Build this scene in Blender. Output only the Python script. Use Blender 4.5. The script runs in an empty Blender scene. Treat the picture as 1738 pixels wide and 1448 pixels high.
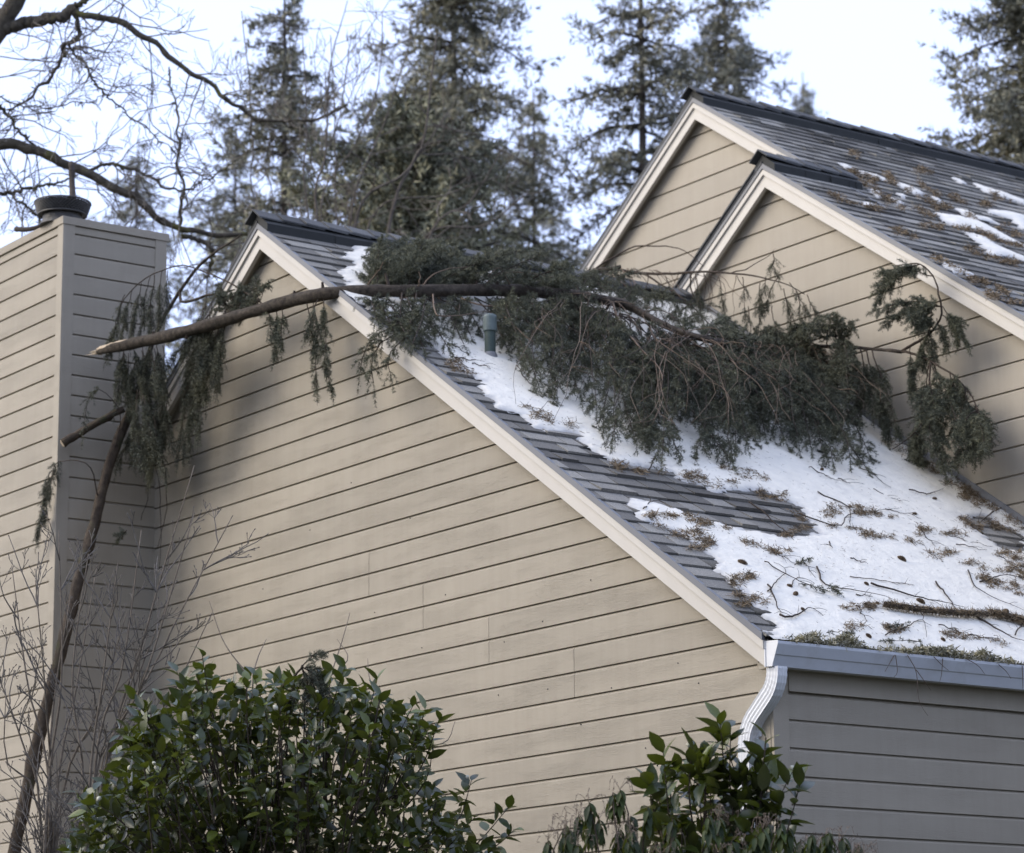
import bpy, math, random
import numpy as np
from mathutils import Matrix, Vector

# ------------------------------------------------------------------ camera, sky, sun, exposure
scene = bpy.context.scene
rng = np.random.default_rng(7)
random.seed(7)
IMG_W, IMG_H, FPX = 1738.0, 1448.0, 5005.3
YAW, PITCH, ROLL = (math.radians(a) for a in (54.4833, 12.5047, -0.5024))
CAM = np.array([13.823, -11.824, 1.6])
fwd = np.array([-math.sin(YAW)*math.cos(PITCH), math.cos(YAW)*math.cos(PITCH), math.sin(PITCH)])
_r = np.array([math.cos(YAW), math.sin(YAW), 0.0]); _u = np.cross(_r, fwd)
rgt = _r*math.cos(ROLL) + _u*math.sin(ROLL); upv = -_r*math.sin(ROLL) + _u*math.cos(ROLL)
cam_data = bpy.data.cameras.new('camera'); cam = bpy.data.objects.new('camera', cam_data)
scene.collection.objects.link(cam); scene.camera = cam
cam.matrix_world = Matrix(((rgt[0], upv[0], -fwd[0], CAM[0]), (rgt[1], upv[1], -fwd[1], CAM[1]), (rgt[2], upv[2], -fwd[2], CAM[2]), (0, 0, 0, 1)))
cam_data.sensor_fit = 'HORIZONTAL'; cam_data.sensor_width = 36.0; cam_data.lens = FPX*36.0/IMG_W
cam_data.clip_start = 0.1; cam_data.clip_end = 2000.0
cam_data.dof.use_dof = True; cam_data.dof.focus_distance = 18.6; cam_data.dof.aperture_fstop = 3.0

SUN_EL, SUN_AZ = math.radians(31), math.atan2(-0.50, -0.866)      # azimuth as (sin, cos) = (x, y)
to_sun = np.array([math.cos(SUN_EL)*math.sin(SUN_AZ), math.cos(SUN_EL)*math.cos(SUN_AZ), math.sin(SUN_EL)])
world = bpy.data.worlds.new('World'); scene.world = world; world.use_nodes = True
wn, wl = world.node_tree.nodes, world.node_tree.links
bg = wn['Background']
sky = wn.new('ShaderNodeTexSky'); sky.sky_type = 'NISHITA'; sky.sun_disc = False
sky.sun_elevation = SUN_EL; sky.sun_rotation = SUN_AZ; sky.dust_density = 3.0; sky.air_density = 1.0; sky.ozone_density = 1.0
veil = wn.new('ShaderNodeMix'); veil.data_type = 'RGBA'; veil.inputs['Factor'].default_value = 0.72
wl.new(sky.outputs['Color'], veil.inputs[6]); veil.inputs[7].default_value = (5.5, 6.4, 9.5, 1)   # even cloud cover over the clear sky
wl.new(veil.outputs[2], bg.inputs['Color']); bg.inputs['Strength'].default_value = 0.089
sun_data = bpy.data.lights.new('sun', 'SUN'); sun = bpy.data.objects.new('sun', sun_data); scene.collection.objects.link(sun)
sun_data.energy = 1.5; sun_data.angle = math.radians(50); sun_data.color = (1.0, 0.925, 0.79)
sun.location = (0, 0, 30)
sun.rotation_euler = Vector(-to_sun).to_track_quat('-Z', 'Y').to_euler()
vs = scene.view_settings
vs.view_transform = 'Standard'; vs.look = 'None'; vs.gamma = 1.0; vs.use_curve_mapping = False; vs.exposure = 1.33
scene.cycles.max_bounces = 6; scene.cycles.diffuse_bounces = 3; scene.cycles.glossy_bounces = 2; scene.cycles.transmission_bounces = 2
scene.cycles.use_denoising = True

# ------------------------------------------------------------------ helpers: pixels of the photograph to places
def ray(px, py): return fwd + rgt*(px-IMG_W/2)/FPX - upv*(py-IMG_H/2)/FPX
def on_plane(px, py, n, k):
    d = ray(px, py); n = np.asarray(n, float); return CAM + d*((k - CAM@n)/(d@n))
def at_y(px, py, y): return on_plane(px, py, (0, 1, 0), y)
def at_d(px, py, d): return CAM + ray(px, py)*d
def project(P):
    v = np.asarray(P, float) - CAM; z = v@fwd
    return np.stack([IMG_W/2 + FPX*(v@rgt)/z, IMG_H/2 - FPX*(v@upv)/z, z], -1)
# low roof: z = R1 - S1*x on top of the shingles; tall roof: z = R3 - S3*x
S1 = 0.671; R1 = 8.19 + 0.22 - S1*6.07
S3 = 0.667; R3 = 9.181 + 0.22 - S3*4.945
N1 = np.array([S1, 0, 1.0])/math.hypot(S1, 1); N3 = np.array([S3, 0, 1.0])/math.hypot(S3, 1)
def on_roof(px, py, h=0.0): return on_plane(px, py, (S1, 0, 1), R1 + h*math.hypot(S1, 1))
def on_tall(px, py, h=0.0): return on_plane(px, py, (S3, 0, 1), R3 + h*math.hypot(S3, 1))

# ------------------------------------------------------------------ helpers: objects
COL = scene.collection
def link(name, mesh, mat=None, parent=None, kind=None, label=None, cat=None, group=None, smooth=False):
    o = bpy.data.objects.new(name, mesh); COL.objects.link(o)
    if mesh is not None and mat is not None and len(mesh.materials) == 0: mesh.materials.append(mat)
    if smooth and mesh is not None: mesh.shade_smooth()
    if parent is not None: o.parent = parent
    return tag(o, label, cat, group, kind)
def tag(o, label=None, cat=None, group=None, kind=None):
    if label: o['label'] = label
    if cat: o['category'] = cat
    if group: o['group'] = group
    if kind: o['kind'] = kind
    return o
def thing(name, label, cat, loc=(0, 0, 0), group=None):
    o = bpy.data.objects.new(name, None); COL.objects.link(o); o.empty_display_size = 0.1
    o.location = loc
    return tag(o, label, cat, group)
def mesh(name, verts, faces):
    m = bpy.data.meshes.new(name); m.from_pydata([tuple(map(float, v)) for v in verts], [], faces); m.update(); return m
def tri_mesh(name, V, T):
    V = np.ascontiguousarray(V, np.float32); T = np.ascontiguousarray(T, np.int32)
    m = bpy.data.meshes.new(name); m.vertices.add(len(V)); m.vertices.foreach_set('co', V.ravel())
    m.loops.add(T.size); m.loops.foreach_set('vertex_index', T.ravel())
    k = T.shape[1]
    m.polygons.add(len(T)); m.polygons.foreach_set('loop_start', np.arange(0, T.size, k, dtype=np.int32))
    m.update(calc_edges=True); m.validate(); return m
def child(name, m, mat, parent, kind=None, label=None, smooth=False):
    """mesh given in world coordinates, parent an Empty (no rotation) or a mesh at the origin"""
    o = link(name, m, mat, parent, kind=kind, label=label, smooth=smooth)
    q = parent; off = Vector((0, 0, 0))
    while q is not None: off += q.location; q = q.parent
    o.location = -off
    return o
class MB:
    def __init__(s): s.v = []; s.f = []
    def add(s, v, f):
        b = len(s.v); s.v += [tuple(map(float, p)) for p in v]; s.f += [tuple(b+i for i in q) for q in f]; return s
    def box(s, x0, x1, y0, y1, z0, z1):
        return s.add([(x0,y0,z0),(x1,y0,z0),(x1,y1,z0),(x0,y1,z0),(x0,y0,z1),(x1,y0,z1),(x1,y1,z1),(x0,y1,z1)],
                     [(0,3,2,1),(4,5,6,7),(0,1,5,4),(1,2,6,5),(2,3,7,6),(3,0,4,7)])
    def beam(s, xa, za, xb, zb, y0, y1, lo, hi):
        """prism that follows a sloped line in x and z, cut plumb at both ends"""
        v = [(xa,y0,za+lo),(xb,y0,zb+lo),(xb,y1,zb+lo),(xa,y1,za+lo),(xa,y0,za+hi),(xb,y0,zb+hi),(xb,y1,zb+hi),(xa,y1,za+hi)]
        f = [(0,3,2,1),(4,5,6,7),(0,1,5,4),(1,2,6,5),(2,3,7,6),(3,0,4,7)]
        if xb < xa: f = [q[::-1] for q in f]
        return s.add(v, f)
    def prism_y(s, poly, y0, y1):
        n = len(poly); v = [(x, y0, z) for x, z in poly] + [(x, y1, z) for x, z in poly]
        return s.add(v, [tuple(range(n)), tuple(range(2*n-1, n-1, -1))] + [(i, i+n, (i+1) % n + n, (i+1) % n) for i in range(n)])
    def tube(s, pts, rad, n=6, cap=True):
        v, f = tube_geo(pts, rad, n, cap); return s.add(v, f)
    def mesh(s, name): return mesh(name, s.v, s.f)
def tube_geo(pts, rad, n=6, cap=True):
    P = np.asarray(pts, float); m = len(P); rad = np.broadcast_to(np.asarray(rad, float), (m,))
    T = np.gradient(P, axis=0); T /= np.linalg.norm(T, axis=1)[:, None] + 1e-12
    a = np.array([0.3, 0.2, 1.0]) if abs(T[0, 2]) < 0.9 else np.array([1.0, 0.1, 0.0])
    u = np.cross(T[0], a); u /= np.linalg.norm(u); out = []
    ang = np.arange(n)*2*math.pi/n
    for i in range(m):
        u = u - T[i]*(u@T[i]); u /= np.linalg.norm(u) + 1e-12; w = np.cross(T[i], u)
        out.append(P[i] + rad[i]*(np.cos(ang)[:, None]*u + np.sin(ang)[:, None]*w))
    V = np.concatenate(out)
    F = [(i*n+j, i*n+(j+1) % n, (i+1)*n+(j+1) % n, (i+1)*n+j) for i in range(m-1) for j in range(n)]
    if cap: F += [tuple(range(n-1, -1, -1)), tuple((m-1)*n+j for j in range(n))]
    return V, F
def smooth_path(ctrl, n):
    P = np.asarray(ctrl, float)
    if len(P) == 2: P = np.stack([P[0], P.mean(0), P[1]])
    E = np.concatenate([[2*P[0]-P[1]], P, [2*P[-1]-P[-2]]]); out = []
    seg = np.linalg.norm(np.diff(P, axis=0), axis=1); cum = np.concatenate([[0], np.cumsum(seg)])
    for s in np.linspace(0, cum[-1], n):
        i = min(np.searchsorted(cum, s, 'right')-1, len(P)-2); t = (s-cum[i])/max(seg[i], 1e-9)
        a, b, c, d = E[i:i+4]
        out.append(0.5*((2*b) + (c-a)*t + (2*a-5*b+4*c-d)*t*t + (3*b-a-3*c+d)*t**3))
    return np.array(out)
def unit(v): v = np.asarray(v, float); return v/(np.linalg.norm(v, axis=-1, keepdims=True) + 1e-12)

# ------------------------------------------------------------------ materials
def new_mat(name):
    m = bpy.data.materials.new(name); m.use_nodes = True
    return m, m.node_tree.nodes, m.node_tree.links, m.node_tree.nodes['Principled BSDF']
def N(nodes, kind, **kw):
    n = nodes.new('ShaderNode'+kind)
    for k, v in kw.items(): setattr(n, k, v)
    return n
def ramp(nodes, stops):
    r = nodes.new('ShaderNodeValToRGB'); e = r.color_ramp.elements
    while len(e) < len(stops): e.new(0.5)
    for el, (p, c) in zip(e, stops): el.position = p; el.color = (*c, 1) if len(c) == 3 else c
    return r
def mixc(nodes, links, fac, a, b, blend='MIX'):
    m = nodes.new('ShaderNodeMix'); m.data_type = 'RGBA'; m.blend_type = blend
    for sock, val in ((m.inputs[0], fac), (m.inputs[6], a), (m.inputs[7], b)):
        if hasattr(val, 'is_linked'): links.new(val, sock)
        else: sock.default_value = (*val, 1) if isinstance(val, tuple) and len(val) == 3 else val
    return m.outputs[2]
def coords(nodes, links, scale=(1, 1, 1), kind='Object', loc=(0, 0, 0)):
    tc = nodes.new('ShaderNodeTexCoord'); mp = nodes.new('ShaderNodeMapping'); mp.inputs['Scale'].default_value = scale; mp.inputs['Location'].default_value = loc
    links.new(tc.outputs[kind], mp.inputs[0]); return mp.outputs[0]
def noise(nodes, links, vec, scale, detail=4, rough=0.55, dist=0.0):
    n = nodes.new('ShaderNodeTexNoise'); n.inputs['Scale'].default_value = scale; n.inputs['Detail'].default_value = detail
    n.inputs['Roughness'].default_value = rough; n.inputs['Distortion'].default_value = dist; links.new(vec, n.inputs['Vector']); return n.outputs['Fac']
def bump(nodes, links, b, height, strength, distance, prev=None):
    n = nodes.new('ShaderNodeBump'); n.inputs['Strength'].default_value = strength; n.inputs['Distance'].default_value = distance
    links.new(height, n.inputs['Height'])
    if prev is not None: links.new(prev, n.inputs['Normal'])
    links.new(n.outputs[0], b.inputs['Normal']); return n.outputs[0]

def siding_mat(name, base, stretch, grain=1.0):
    m, nd, lk, b = new_mat(name)
    oi = nd.new('ShaderNodeObjectInfo')
    tc = nd.new('ShaderNodeTexCoord'); off = nd.new('ShaderNodeVectorMath'); off.operation = 'ADD'
    sc = nd.new('ShaderNodeVectorMath'); sc.operation = 'SCALE'; sc.inputs['Scale'].default_value = 37.0
    cmb = nd.new('ShaderNodeCombineXYZ'); lk.new(oi.outputs['Random'], cmb.inputs[0]); lk.new(oi.outputs['Random'], cmb.inputs[1]); lk.new(oi.outputs['Random'], cmb.inputs[2])
    lk.new(cmb.outputs[0], sc.inputs[0]); lk.new(tc.outputs['Object'], off.inputs[0]); lk.new(sc.outputs[0], off.inputs[1])
    mp = nd.new('ShaderNodeMapping'); mp.inputs['Scale'].default_value = stretch; lk.new(off.outputs[0], mp.inputs[0])
    warp = noise(nd, lk, mp.outputs[0], 2.2, 3, 0.6)
    mg = nd.new('ShaderNodeMapping'); mg.inputs['Scale'].default_value = tuple(a*b for a, b in zip(stretch, (1.5, 1.5, 3.4))); lk.new(off.outputs[0], mg.inputs[0])
    gn = noise(nd, lk, mg.outputs[0], 9.0, 4, 0.6, 1.6)
    rg = ramp(nd, [(0.40, (0, 0, 0)), (0.50, (1, 1, 1)), (0.60, (0, 0, 0))]); lk.new(gn, rg.inputs[0])
    gate = ramp(nd, [(0.42, (0, 0, 0)), (0.66, (1, 1, 1))]); lk.new(warp, gate.inputs[0])
    h = nd.new('ShaderNodeMath'); h.operation = 'MULTIPLY'; lk.new(rg.outputs[0], h.inputs[0]); lk.new(gate.outputs[0], h.inputs[1])
    fine = noise(nd, lk, mp.outputs[0], 26, 3, 0.6)
    n1 = bump(nd, lk, b, h.outputs[0], 0.45*grain, 0.004)
    bump(nd, lk, b, fine, 0.30*grain, 0.003, n1)
    dirt = noise(nd, lk, coords(nd, lk, (0.7, 0.7, 2.2)), 1.6, 5, 0.6)
    r = ramp(nd, [(0.3, tuple(c*0.95 for c in base)), (0.7, tuple(min(1, c*1.03) for c in base))]); lk.new(dirt, r.inputs[0])
    stk = noise(nd, lk, coords(nd, lk, (5.0, 5.0, 0.35)), 2.0, 6, 0.7); sr = ramp(nd, [(0.35, (0.955, 0.95, 0.945)), (0.62, (1.015, 1.015, 1.015))]); lk.new(stk, sr.inputs[0])
    tint = ramp(nd, [(0, (0.95, 0.95, 0.95)), (1, (1.04, 1.035, 1.03))]); lk.new(oi.outputs['Random'], tint.inputs[0])
    c = mixc(nd, lk, 1.0, mixc(nd, lk, 1.0, r.outputs[0], tint.outputs[0], 'MULTIPLY'), sr.outputs[0], 'MULTIPLY')
    lk.new(c, b.inputs['Base Color']); b.inputs['Roughness'].default_value = 0.62; b.inputs['Specular IOR Level'].default_value = 0.3
    return m
BEIGE = (0.318, 0.279, 0.213)
M_siding_x = siding_mat('siding_paint', BEIGE, (0.55, 1.0, 3.2))
M_siding_y = siding_mat('siding_paint_side', BEIGE, (1.0, 0.55, 3.2), 0.7)
M_siding_s = siding_mat('siding_paint_smooth', (0.348, 0.306, 0.238), (0.5, 1.0, 3.0), 0.25)
def painted(name, base, rough=0.5, mottle=0.06, scale=6.0, bumps=0.1, metal=0.0, stain=None):
    m, nd, lk, b = new_mat(name)
    v = coords(nd, lk); n = noise(nd, lk, v, scale, 6, 0.65)
    r = ramp(nd, [(0.3, tuple(c*(1-mottle) for c in base)), (0.7, tuple(min(1, c*(1+mottle)) for c in base))]); lk.new(n, r.inputs[0])
    c = r.outputs[0]
    if stain:
        n2 = noise(nd, lk, v, 2.3, 8, 0.7); g = ramp(nd, [(0.55, (0, 0, 0)), (0.72, (1, 1, 1))]); lk.new(n2, g.inputs[0])
        c = mixc(nd, lk, g.outputs[0], c, stain)
    lk.new(c, b.inputs['Base Color']); b.inputs['Roughness'].default_value = rough; b.inputs['Metallic'].default_value = metal
    if bumps: bump(nd, lk, b, noise(nd, lk, v, 60, 4, 0.6), bumps, 0.002)
    return m
M_trim = painted('cream_trim_paint', (0.475, 0.44, 0.38), 0.5, 0.05, 3.0, 0.08)
M_soffit = painted('soffit_paint', BEIGE, 0.7, 0.06)
M_drip = painted('grey_drip_metal', (0.115, 0.118, 0.125), 0.45, 0.05)
M_gutter = painted('gutter_paint', (0.52, 0.53, 0.545), 0.42, 0.05, 4.0, 0.03, stain=(0.43, 0.43, 0.42))
M_gutter_in = painted('gutter_inside', (0.35, 0.35, 0.33), 0.7, 0.2)
M_spout = painted('white_downspout_paint', (0.62, 0.62, 0.61), 0.4, 0.03, 4.0, 0.0)
M_vent = painted('green_vent_pipe', (0.036, 0.056, 0.046), 0.6, 0.25, 30, 0.2, stain=(0.06, 0.085, 0.072))
M_ventcap = painted('faded_vent_cap', (0.10, 0.128, 0.12), 0.6, 0.2, 30, 0.1)
M_black = painted('black_vent_and_gap_shade', (0.018, 0.019, 0.017), 0.8, 0.2, 8, 0.2)  # ridge vent; also paints the gap shade on shingle headlaps
M_metal = painted('dark_flue_metal', (0.055, 0.052, 0.047), 0.55, 0.3, 20, 0.1, metal=0.3)
M_core = painted('wall_core', tuple(c*0.9 for c in BEIGE), 0.8, 0.05)
M_flash = painted('step_flashing', (0.16, 0.16, 0.16), 0.5, 0.2, 10, 0.1)

def shingle_mat(name, dark, light, moss=0.0):
    m, nd, lk, b = new_mat(name)
    oi = nd.new('ShaderNodeObjectInfo'); ge = nd.new('ShaderNodeNewGeometry')
    ad = nd.new('ShaderNodeMath'); ad.operation = 'ADD'; lk.new(oi.outputs['Random'], ad.inputs[0]); lk.new(ge.outputs['Random Per Island'], ad.inputs[1])
    fr = nd.new('ShaderNodeMath'); fr.operation = 'FRACT'; lk.new(ad.outputs[0], fr.inputs[0])
    r = ramp(nd, [(0, dark), (1, light)]); lk.new(fr.outputs[0], r.inputs[0])
    v = coords(nd, lk, kind='Generated') if False else None
    pos = ge.outputs['Position']
    gr = noise(nd, lk, pos, 120, 3, 0.85); g = ramp(nd, [(0.30, (0.45, 0.45, 0.46)), (0.72, (1.55, 1.55, 1.52))]); lk.new(gr, g.inputs[0])
    c = mixc(nd, lk, 1.0, r.outputs[0], g.outputs[0], 'MULTIPLY')
    big = noise(nd, lk, pos, 3.0, 5, 0.6); bgm = ramp(nd, [(0.3, (0.86, 0.87, 0.88)), (0.7, (1.1, 1.09, 1.06))]); lk.new(big, bgm.inputs[0])
    c = mixc(nd, lk, 1.0, c, bgm.outputs[0], 'MULTIPLY')
    lk.new(c, b.inputs['Base Color']); b.inputs['Roughness'].default_value = 0.9; b.inputs['Specular IOR Level'].default_value = 0.25
    bump(nd, lk, b, gr, 0.5, 0.002)
    return m
M_shingle = shingle_mat('asphalt_shingle', (0.085, 0.080, 0.072), (0.27, 0.256, 0.228))
M_cap = shingle_mat('ridge_cap_shingle', (0.07, 0.07, 0.07), (0.13, 0.13, 0.128))

def snow_mat():
    m, nd, lk, b = new_mat('snow')
    pos = nd.new('ShaderNodeNewGeometry').outputs['Position']
    n = noise(nd, lk, pos, 7, 6, 0.62); r = ramp(nd, [(0.25, (0.65, 0.62, 0.54)), (0.6, (0.76, 0.72, 0.615))]); lk.new(n, r.inputs[0])
    sp = noise(nd, lk, pos, 55, 3, 0.6); g = ramp(nd, [(0.25, (0.45, 0.40, 0.33)), (0.33, (1, 1, 1))]); lk.new(sp, g.inputs[0])
    at = nd.new('ShaderNodeAttribute'); at.attribute_name = 'thin'
    c = mixc(nd, lk, 0.55, r.outputs[0], g.outputs[0], 'MULTIPLY')
    lk.new(mixc(nd, lk, at.outputs['Fac'], c, (0.40, 0.395, 0.385)), b.inputs['Base Color'])      # thin wet slush at the melting edge
    b.inputs['Roughness'].default_value = 0.7; b.inputs['Specular IOR Level'].default_value = 0.2
    n1 = bump(nd, lk, b, noise(nd, lk, pos, 14, 5, 0.6), 0.5, 0.03)
    bump(nd, lk, b, noise(nd, lk, pos, 90, 4, 0.75), 0.5, 0.008, n1)
    return m
M_snow = snow_mat()
def bark_mat(name, dark, light, moss=None, scale=14.0, bumpd=0.01):
    m, nd, lk, b = new_mat(name)
    pos = nd.new('ShaderNodeNewGeometry').outputs['Position']
    n = noise(nd, lk, pos, scale, 7, 0.7); r = ramp(nd, [(0.32, dark), (0.68, light)]); lk.new(n, r.inputs[0]); c = r.outputs[0]
    if moss:
        n2 = noise(nd, lk, pos, scale*0.25, 5, 0.6); g = ramp(nd, [(0.55, (0, 0, 0)), (0.66, (1, 1, 1))]); lk.new(n2, g.inputs[0]); c = mixc(nd, lk, g.outputs[0], c, moss)
    lk.new(c, b.inputs['Base Color']); b.inputs['Roughness'].default_value = 0.85; b.inputs['Specular IOR Level'].default_value = 0.2
    bump(nd, lk, b, noise(nd, lk, pos, scale*2.2, 6, 0.75), 0.9, bumpd*1.6)
    return m
M_bark = bark_mat('fallen_limb_bark', (0.020, 0.016, 0.012), (0.092, 0.074, 0.055), None, 24.0)
M_bark_lean = bark_mat('leaning_limb_bark', (0.028, 0.021, 0.015), (0.092, 0.069, 0.047), (0.05, 0.05, 0.026), 20.0)
M_branch = bark_mat('thin_branch_bark', (0.026, 0.020, 0.015), (0.072, 0.054, 0.040), None, 30.0, 0.004)
M_tan = bark_mat('bare_twig_bark', (0.085, 0.060, 0.042), (0.19, 0.14, 0.098), None, 40.0, 0.002)
M_wood = bark_mat('fresh_broken_wood', (0.42, 0.32, 0.21), (0.62, 0.52, 0.38), None, 30.0, 0.006)
M_trunk = bark_mat('conifer_trunk_bark', (0.045, 0.037, 0.031), (0.11, 0.092, 0.076), None, 5.0, 0.03)
M_moss_limb = bark_mat('mossy_limb_bark', (0.050, 0.043, 0.034), (0.135, 0.118, 0.088), (0.15, 0.142, 0.045), 12.0, 0.02)
M_sapling = bark_mat('sapling_bark', (0.085, 0.072, 0.060), (0.165, 0.142, 0.118), None, 10.0, 0.004)
M_shrub = bark_mat('bare_shrub_bark', (0.10, 0.083, 0.064), (0.24, 0.20, 0.155), None, 25.0, 0.003)
M_pale_twig = bark_mat('pale_twig_bark', (0.09, 0.078, 0.062), (0.19, 0.168, 0.138), None, 10.0, 0.003)
M_tip = bark_mat('shrub_tip_bark', (0.085, 0.074, 0.062), (0.18, 0.163, 0.142), None, 30.0, 0.002)
def needle_mat(name, a, b_, c_, trans=0.15, patch=4.0):
    m, nd, lk, b = new_mat(name)
    ge = nd.new('ShaderNodeNewGeometry')
    r = ramp(nd, [(0.0, a), (0.5, b_), (1.0, c_)]); lk.new(ge.outputs['Random Per Island'], r.inputs[0])
    big = noise(nd, lk, ge.outputs['Position'], patch, 4, 0.6); g = ramp(nd, [(0.3, (0.7, 0.74, 0.80)), (0.7, (1.25, 1.2, 1.05))]); lk.new(big, g.inputs[0])
    lk.new(mixc(nd, lk, 1.0, r.outputs[0], g.outputs[0], 'MULTIPLY'), b.inputs['Base Color'])
    b.inputs['Roughness'].default_value = 0.6; b.inputs['Specular IOR Level'].default_value = 0.15
    return m
M_needle = needle_mat('fir_needles', (0.060, 0.063, 0.044), (0.112, 0.117, 0.082), (0.195, 0.200, 0.145))
M_needle_wood = needle_mat('added_shade_wood_needles', (0.020, 0.024, 0.018), (0.032, 0.038, 0.026), (0.05, 0.055, 0.036), patch=0.5)  # for the added shading wood, dark so it bounces little warm light
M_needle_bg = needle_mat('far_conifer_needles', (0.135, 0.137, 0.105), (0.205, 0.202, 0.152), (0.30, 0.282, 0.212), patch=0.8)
M_needle_young = needle_mat('young_conifer_needles', (0.12, 0.125, 0.086), (0.185, 0.186, 0.128), (0.285, 0.27, 0.185), patch=0.8)
M_litter = needle_mat('dry_needle_litter', (0.075, 0.055, 0.035), (0.17, 0.125, 0.08), (0.29, 0.225, 0.15), patch=9.0)
M_moss = needle_mat('gutter_moss', (0.12, 0.115, 0.06), (0.26, 0.24, 0.165), (0.46, 0.42, 0.32), patch=14.0)
M_cone = bark_mat('cone_scales', (0.06, 0.04, 0.025), (0.20, 0.14, 0.085), None, 60.0, 0.004)
def leaf_mat(name, top, under, hi):
    m, nd, lk, b = new_mat(name)
    oi = nd.new('ShaderNodeObjectInfo'); ge = nd.new('ShaderNodeNewGeometry')
    ad = nd.new('ShaderNodeMath'); ad.operation = 'ADD'; lk.new(oi.outputs['Random'], ad.inputs[0]); lk.new(ge.outputs['Random Per Island'], ad.inputs[1])
    fr = nd.new('ShaderNodeMath'); fr.operation = 'FRACT'; lk.new(ad.outputs[0], fr.inputs[0])
    r = ramp(nd, [(0.0, top), (0.6, tuple(x*1.5 for x in top)), (0.93, hi), (1.0, tuple(x*1.5 for x in hi))]); lk.new(fr.outputs[0], r.inputs[0])
    c = mixc(nd, lk, ge.outputs['Backfacing'], r.outputs[0], under)
    n = noise(nd, lk, ge.outputs['Position'], 60, 3, 0.6); g = ramp(nd, [(0.3, (0.8, 0.8, 0.8)), (0.7, (1.15, 1.15, 1.15))]); lk.new(n, g.inputs[0])
    c = mixc(nd, lk, 1.0, c, g.outputs[0], 'MULTIPLY')
    lk.new(c, b.inputs['Base Color']); b.inputs['Roughness'].default_value = 0.30; b.inputs['Specular IOR Level'].default_value = 0.5
    tr = nd.new('ShaderNodeBsdfTranslucent'); tr.inputs['Color'].default_value = (0.13, 0.16, 0.012, 1)
    mx = nd.new('ShaderNodeMixShader'); mx.inputs[0].default_value = 0.20
    lk.new(b.outputs[0], mx.inputs[1]); lk.new(tr.outputs[0], mx.inputs[2]); lk.new(mx.outputs[0], nd['Material Output'].inputs[0])
    return m
M_leaf = leaf_mat('camellia_leaf', (0.020, 0.030, 0.006), (0.040, 0.045, 0.020), (0.095, 0.115, 0.014))
M_leaf2 = leaf_mat('drooping_leaf', (0.013, 0.022, 0.007), (0.045, 0.050, 0.028), (0.040, 0.058, 0.011))
M_leaf2.node_tree.nodes['Principled BSDF'].inputs['Roughness'].default_value = 0.55; M_leaf2.node_tree.nodes['Principled BSDF'].inputs['Specular IOR Level'].default_value = 0.25
M_bud = painted('pale_bud', (0.50, 0.48, 0.36), 0.6, 0.15, 60, 0.0)
M_brown = painted('dry_flower_stalk', (0.14, 0.105, 0.075), 0.8, 0.3, 60, 0.0)
def ground_mat():
    m, nd, lk, b = new_mat('winter_lawn')
    v = coords(nd, lk); n = noise(nd, lk, v, 0.6, 8, 0.7); r = ramp(nd, [(0.35, (0.035, 0.042, 0.026)), (0.65, (0.06, 0.06, 0.042)), (0.8, (0.45, 0.46, 0.5))]); lk.new(n, r.inputs[0])
    lk.new(r.outputs[0], b.inputs['Base Color']); b.inputs['Roughness'].default_value = 0.95
    bump(nd, lk, b, noise(nd, lk, v, 30, 4, 0.6), 0.6, 0.03); return m
M_ground = ground_mat()
# ------------------------------------------------------------------ ground
gs = 600.0
link('ground', mesh('ground', [(-gs,-gs,0),(gs,-gs,0),(gs,gs,0),(-gs,gs,0)], [(0,1,2,3)]), M_ground, kind='structure')

# ------------------------------------------------------------------ siding boards
def board_mesh(name, a0b, a1b, a0t, a1t, z0, z1, place):
    prof = [(0.0, z0), (0.020, z0), (0.020, z1-0.024), (0.005, z1-0.007), (0.0, z1-0.007)]
    def lerp(a, b, z): return a + (b-a)*(z-z0)/(z1-z0)
    v = [place(lerp(a0b, a0t, z), o, z) for o, z in prof] + [place(lerp(a1b, a1t, z), o, z) for o, z in prof]
    n = 5; f = [(i, (i+1) % n, (i+1) % n+n, i+n) for i in range(n)] + [tuple(range(n-1, -1, -1)), tuple(range(n, 2*n))]
    return mesh(name, v, f)
def side_wall(parent, place, levels, extent, mat, joints=()):
    for z0, z1 in zip(levels[:-1], levels[1:]):
        lo, hi = extent(z0), extent(z1-0.01)
        if lo[1]-lo[0] < 0.05: continue
        if hi[1] < hi[0]: hi = ((hi[0]+hi[1])/2,)*2
        cuts = [a for a, za, zb in joints if za < (z0+z1)/2 < zb and lo[0] < a < lo[1]]
        ed = sorted(cuts); segs = []
        pb, pt = lo[0], hi[0]
        for a in ed: segs.append((pb, a-0.0025, pt, a-0.0025)); pb = pt = a+0.0025
        segs.append((pb, lo[1], pt, hi[1]))
        for s in segs: link('siding_board', board_mesh('siding_board', s[0], s[1], s[2], s[3], z0, z1, place), mat, parent)

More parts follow.
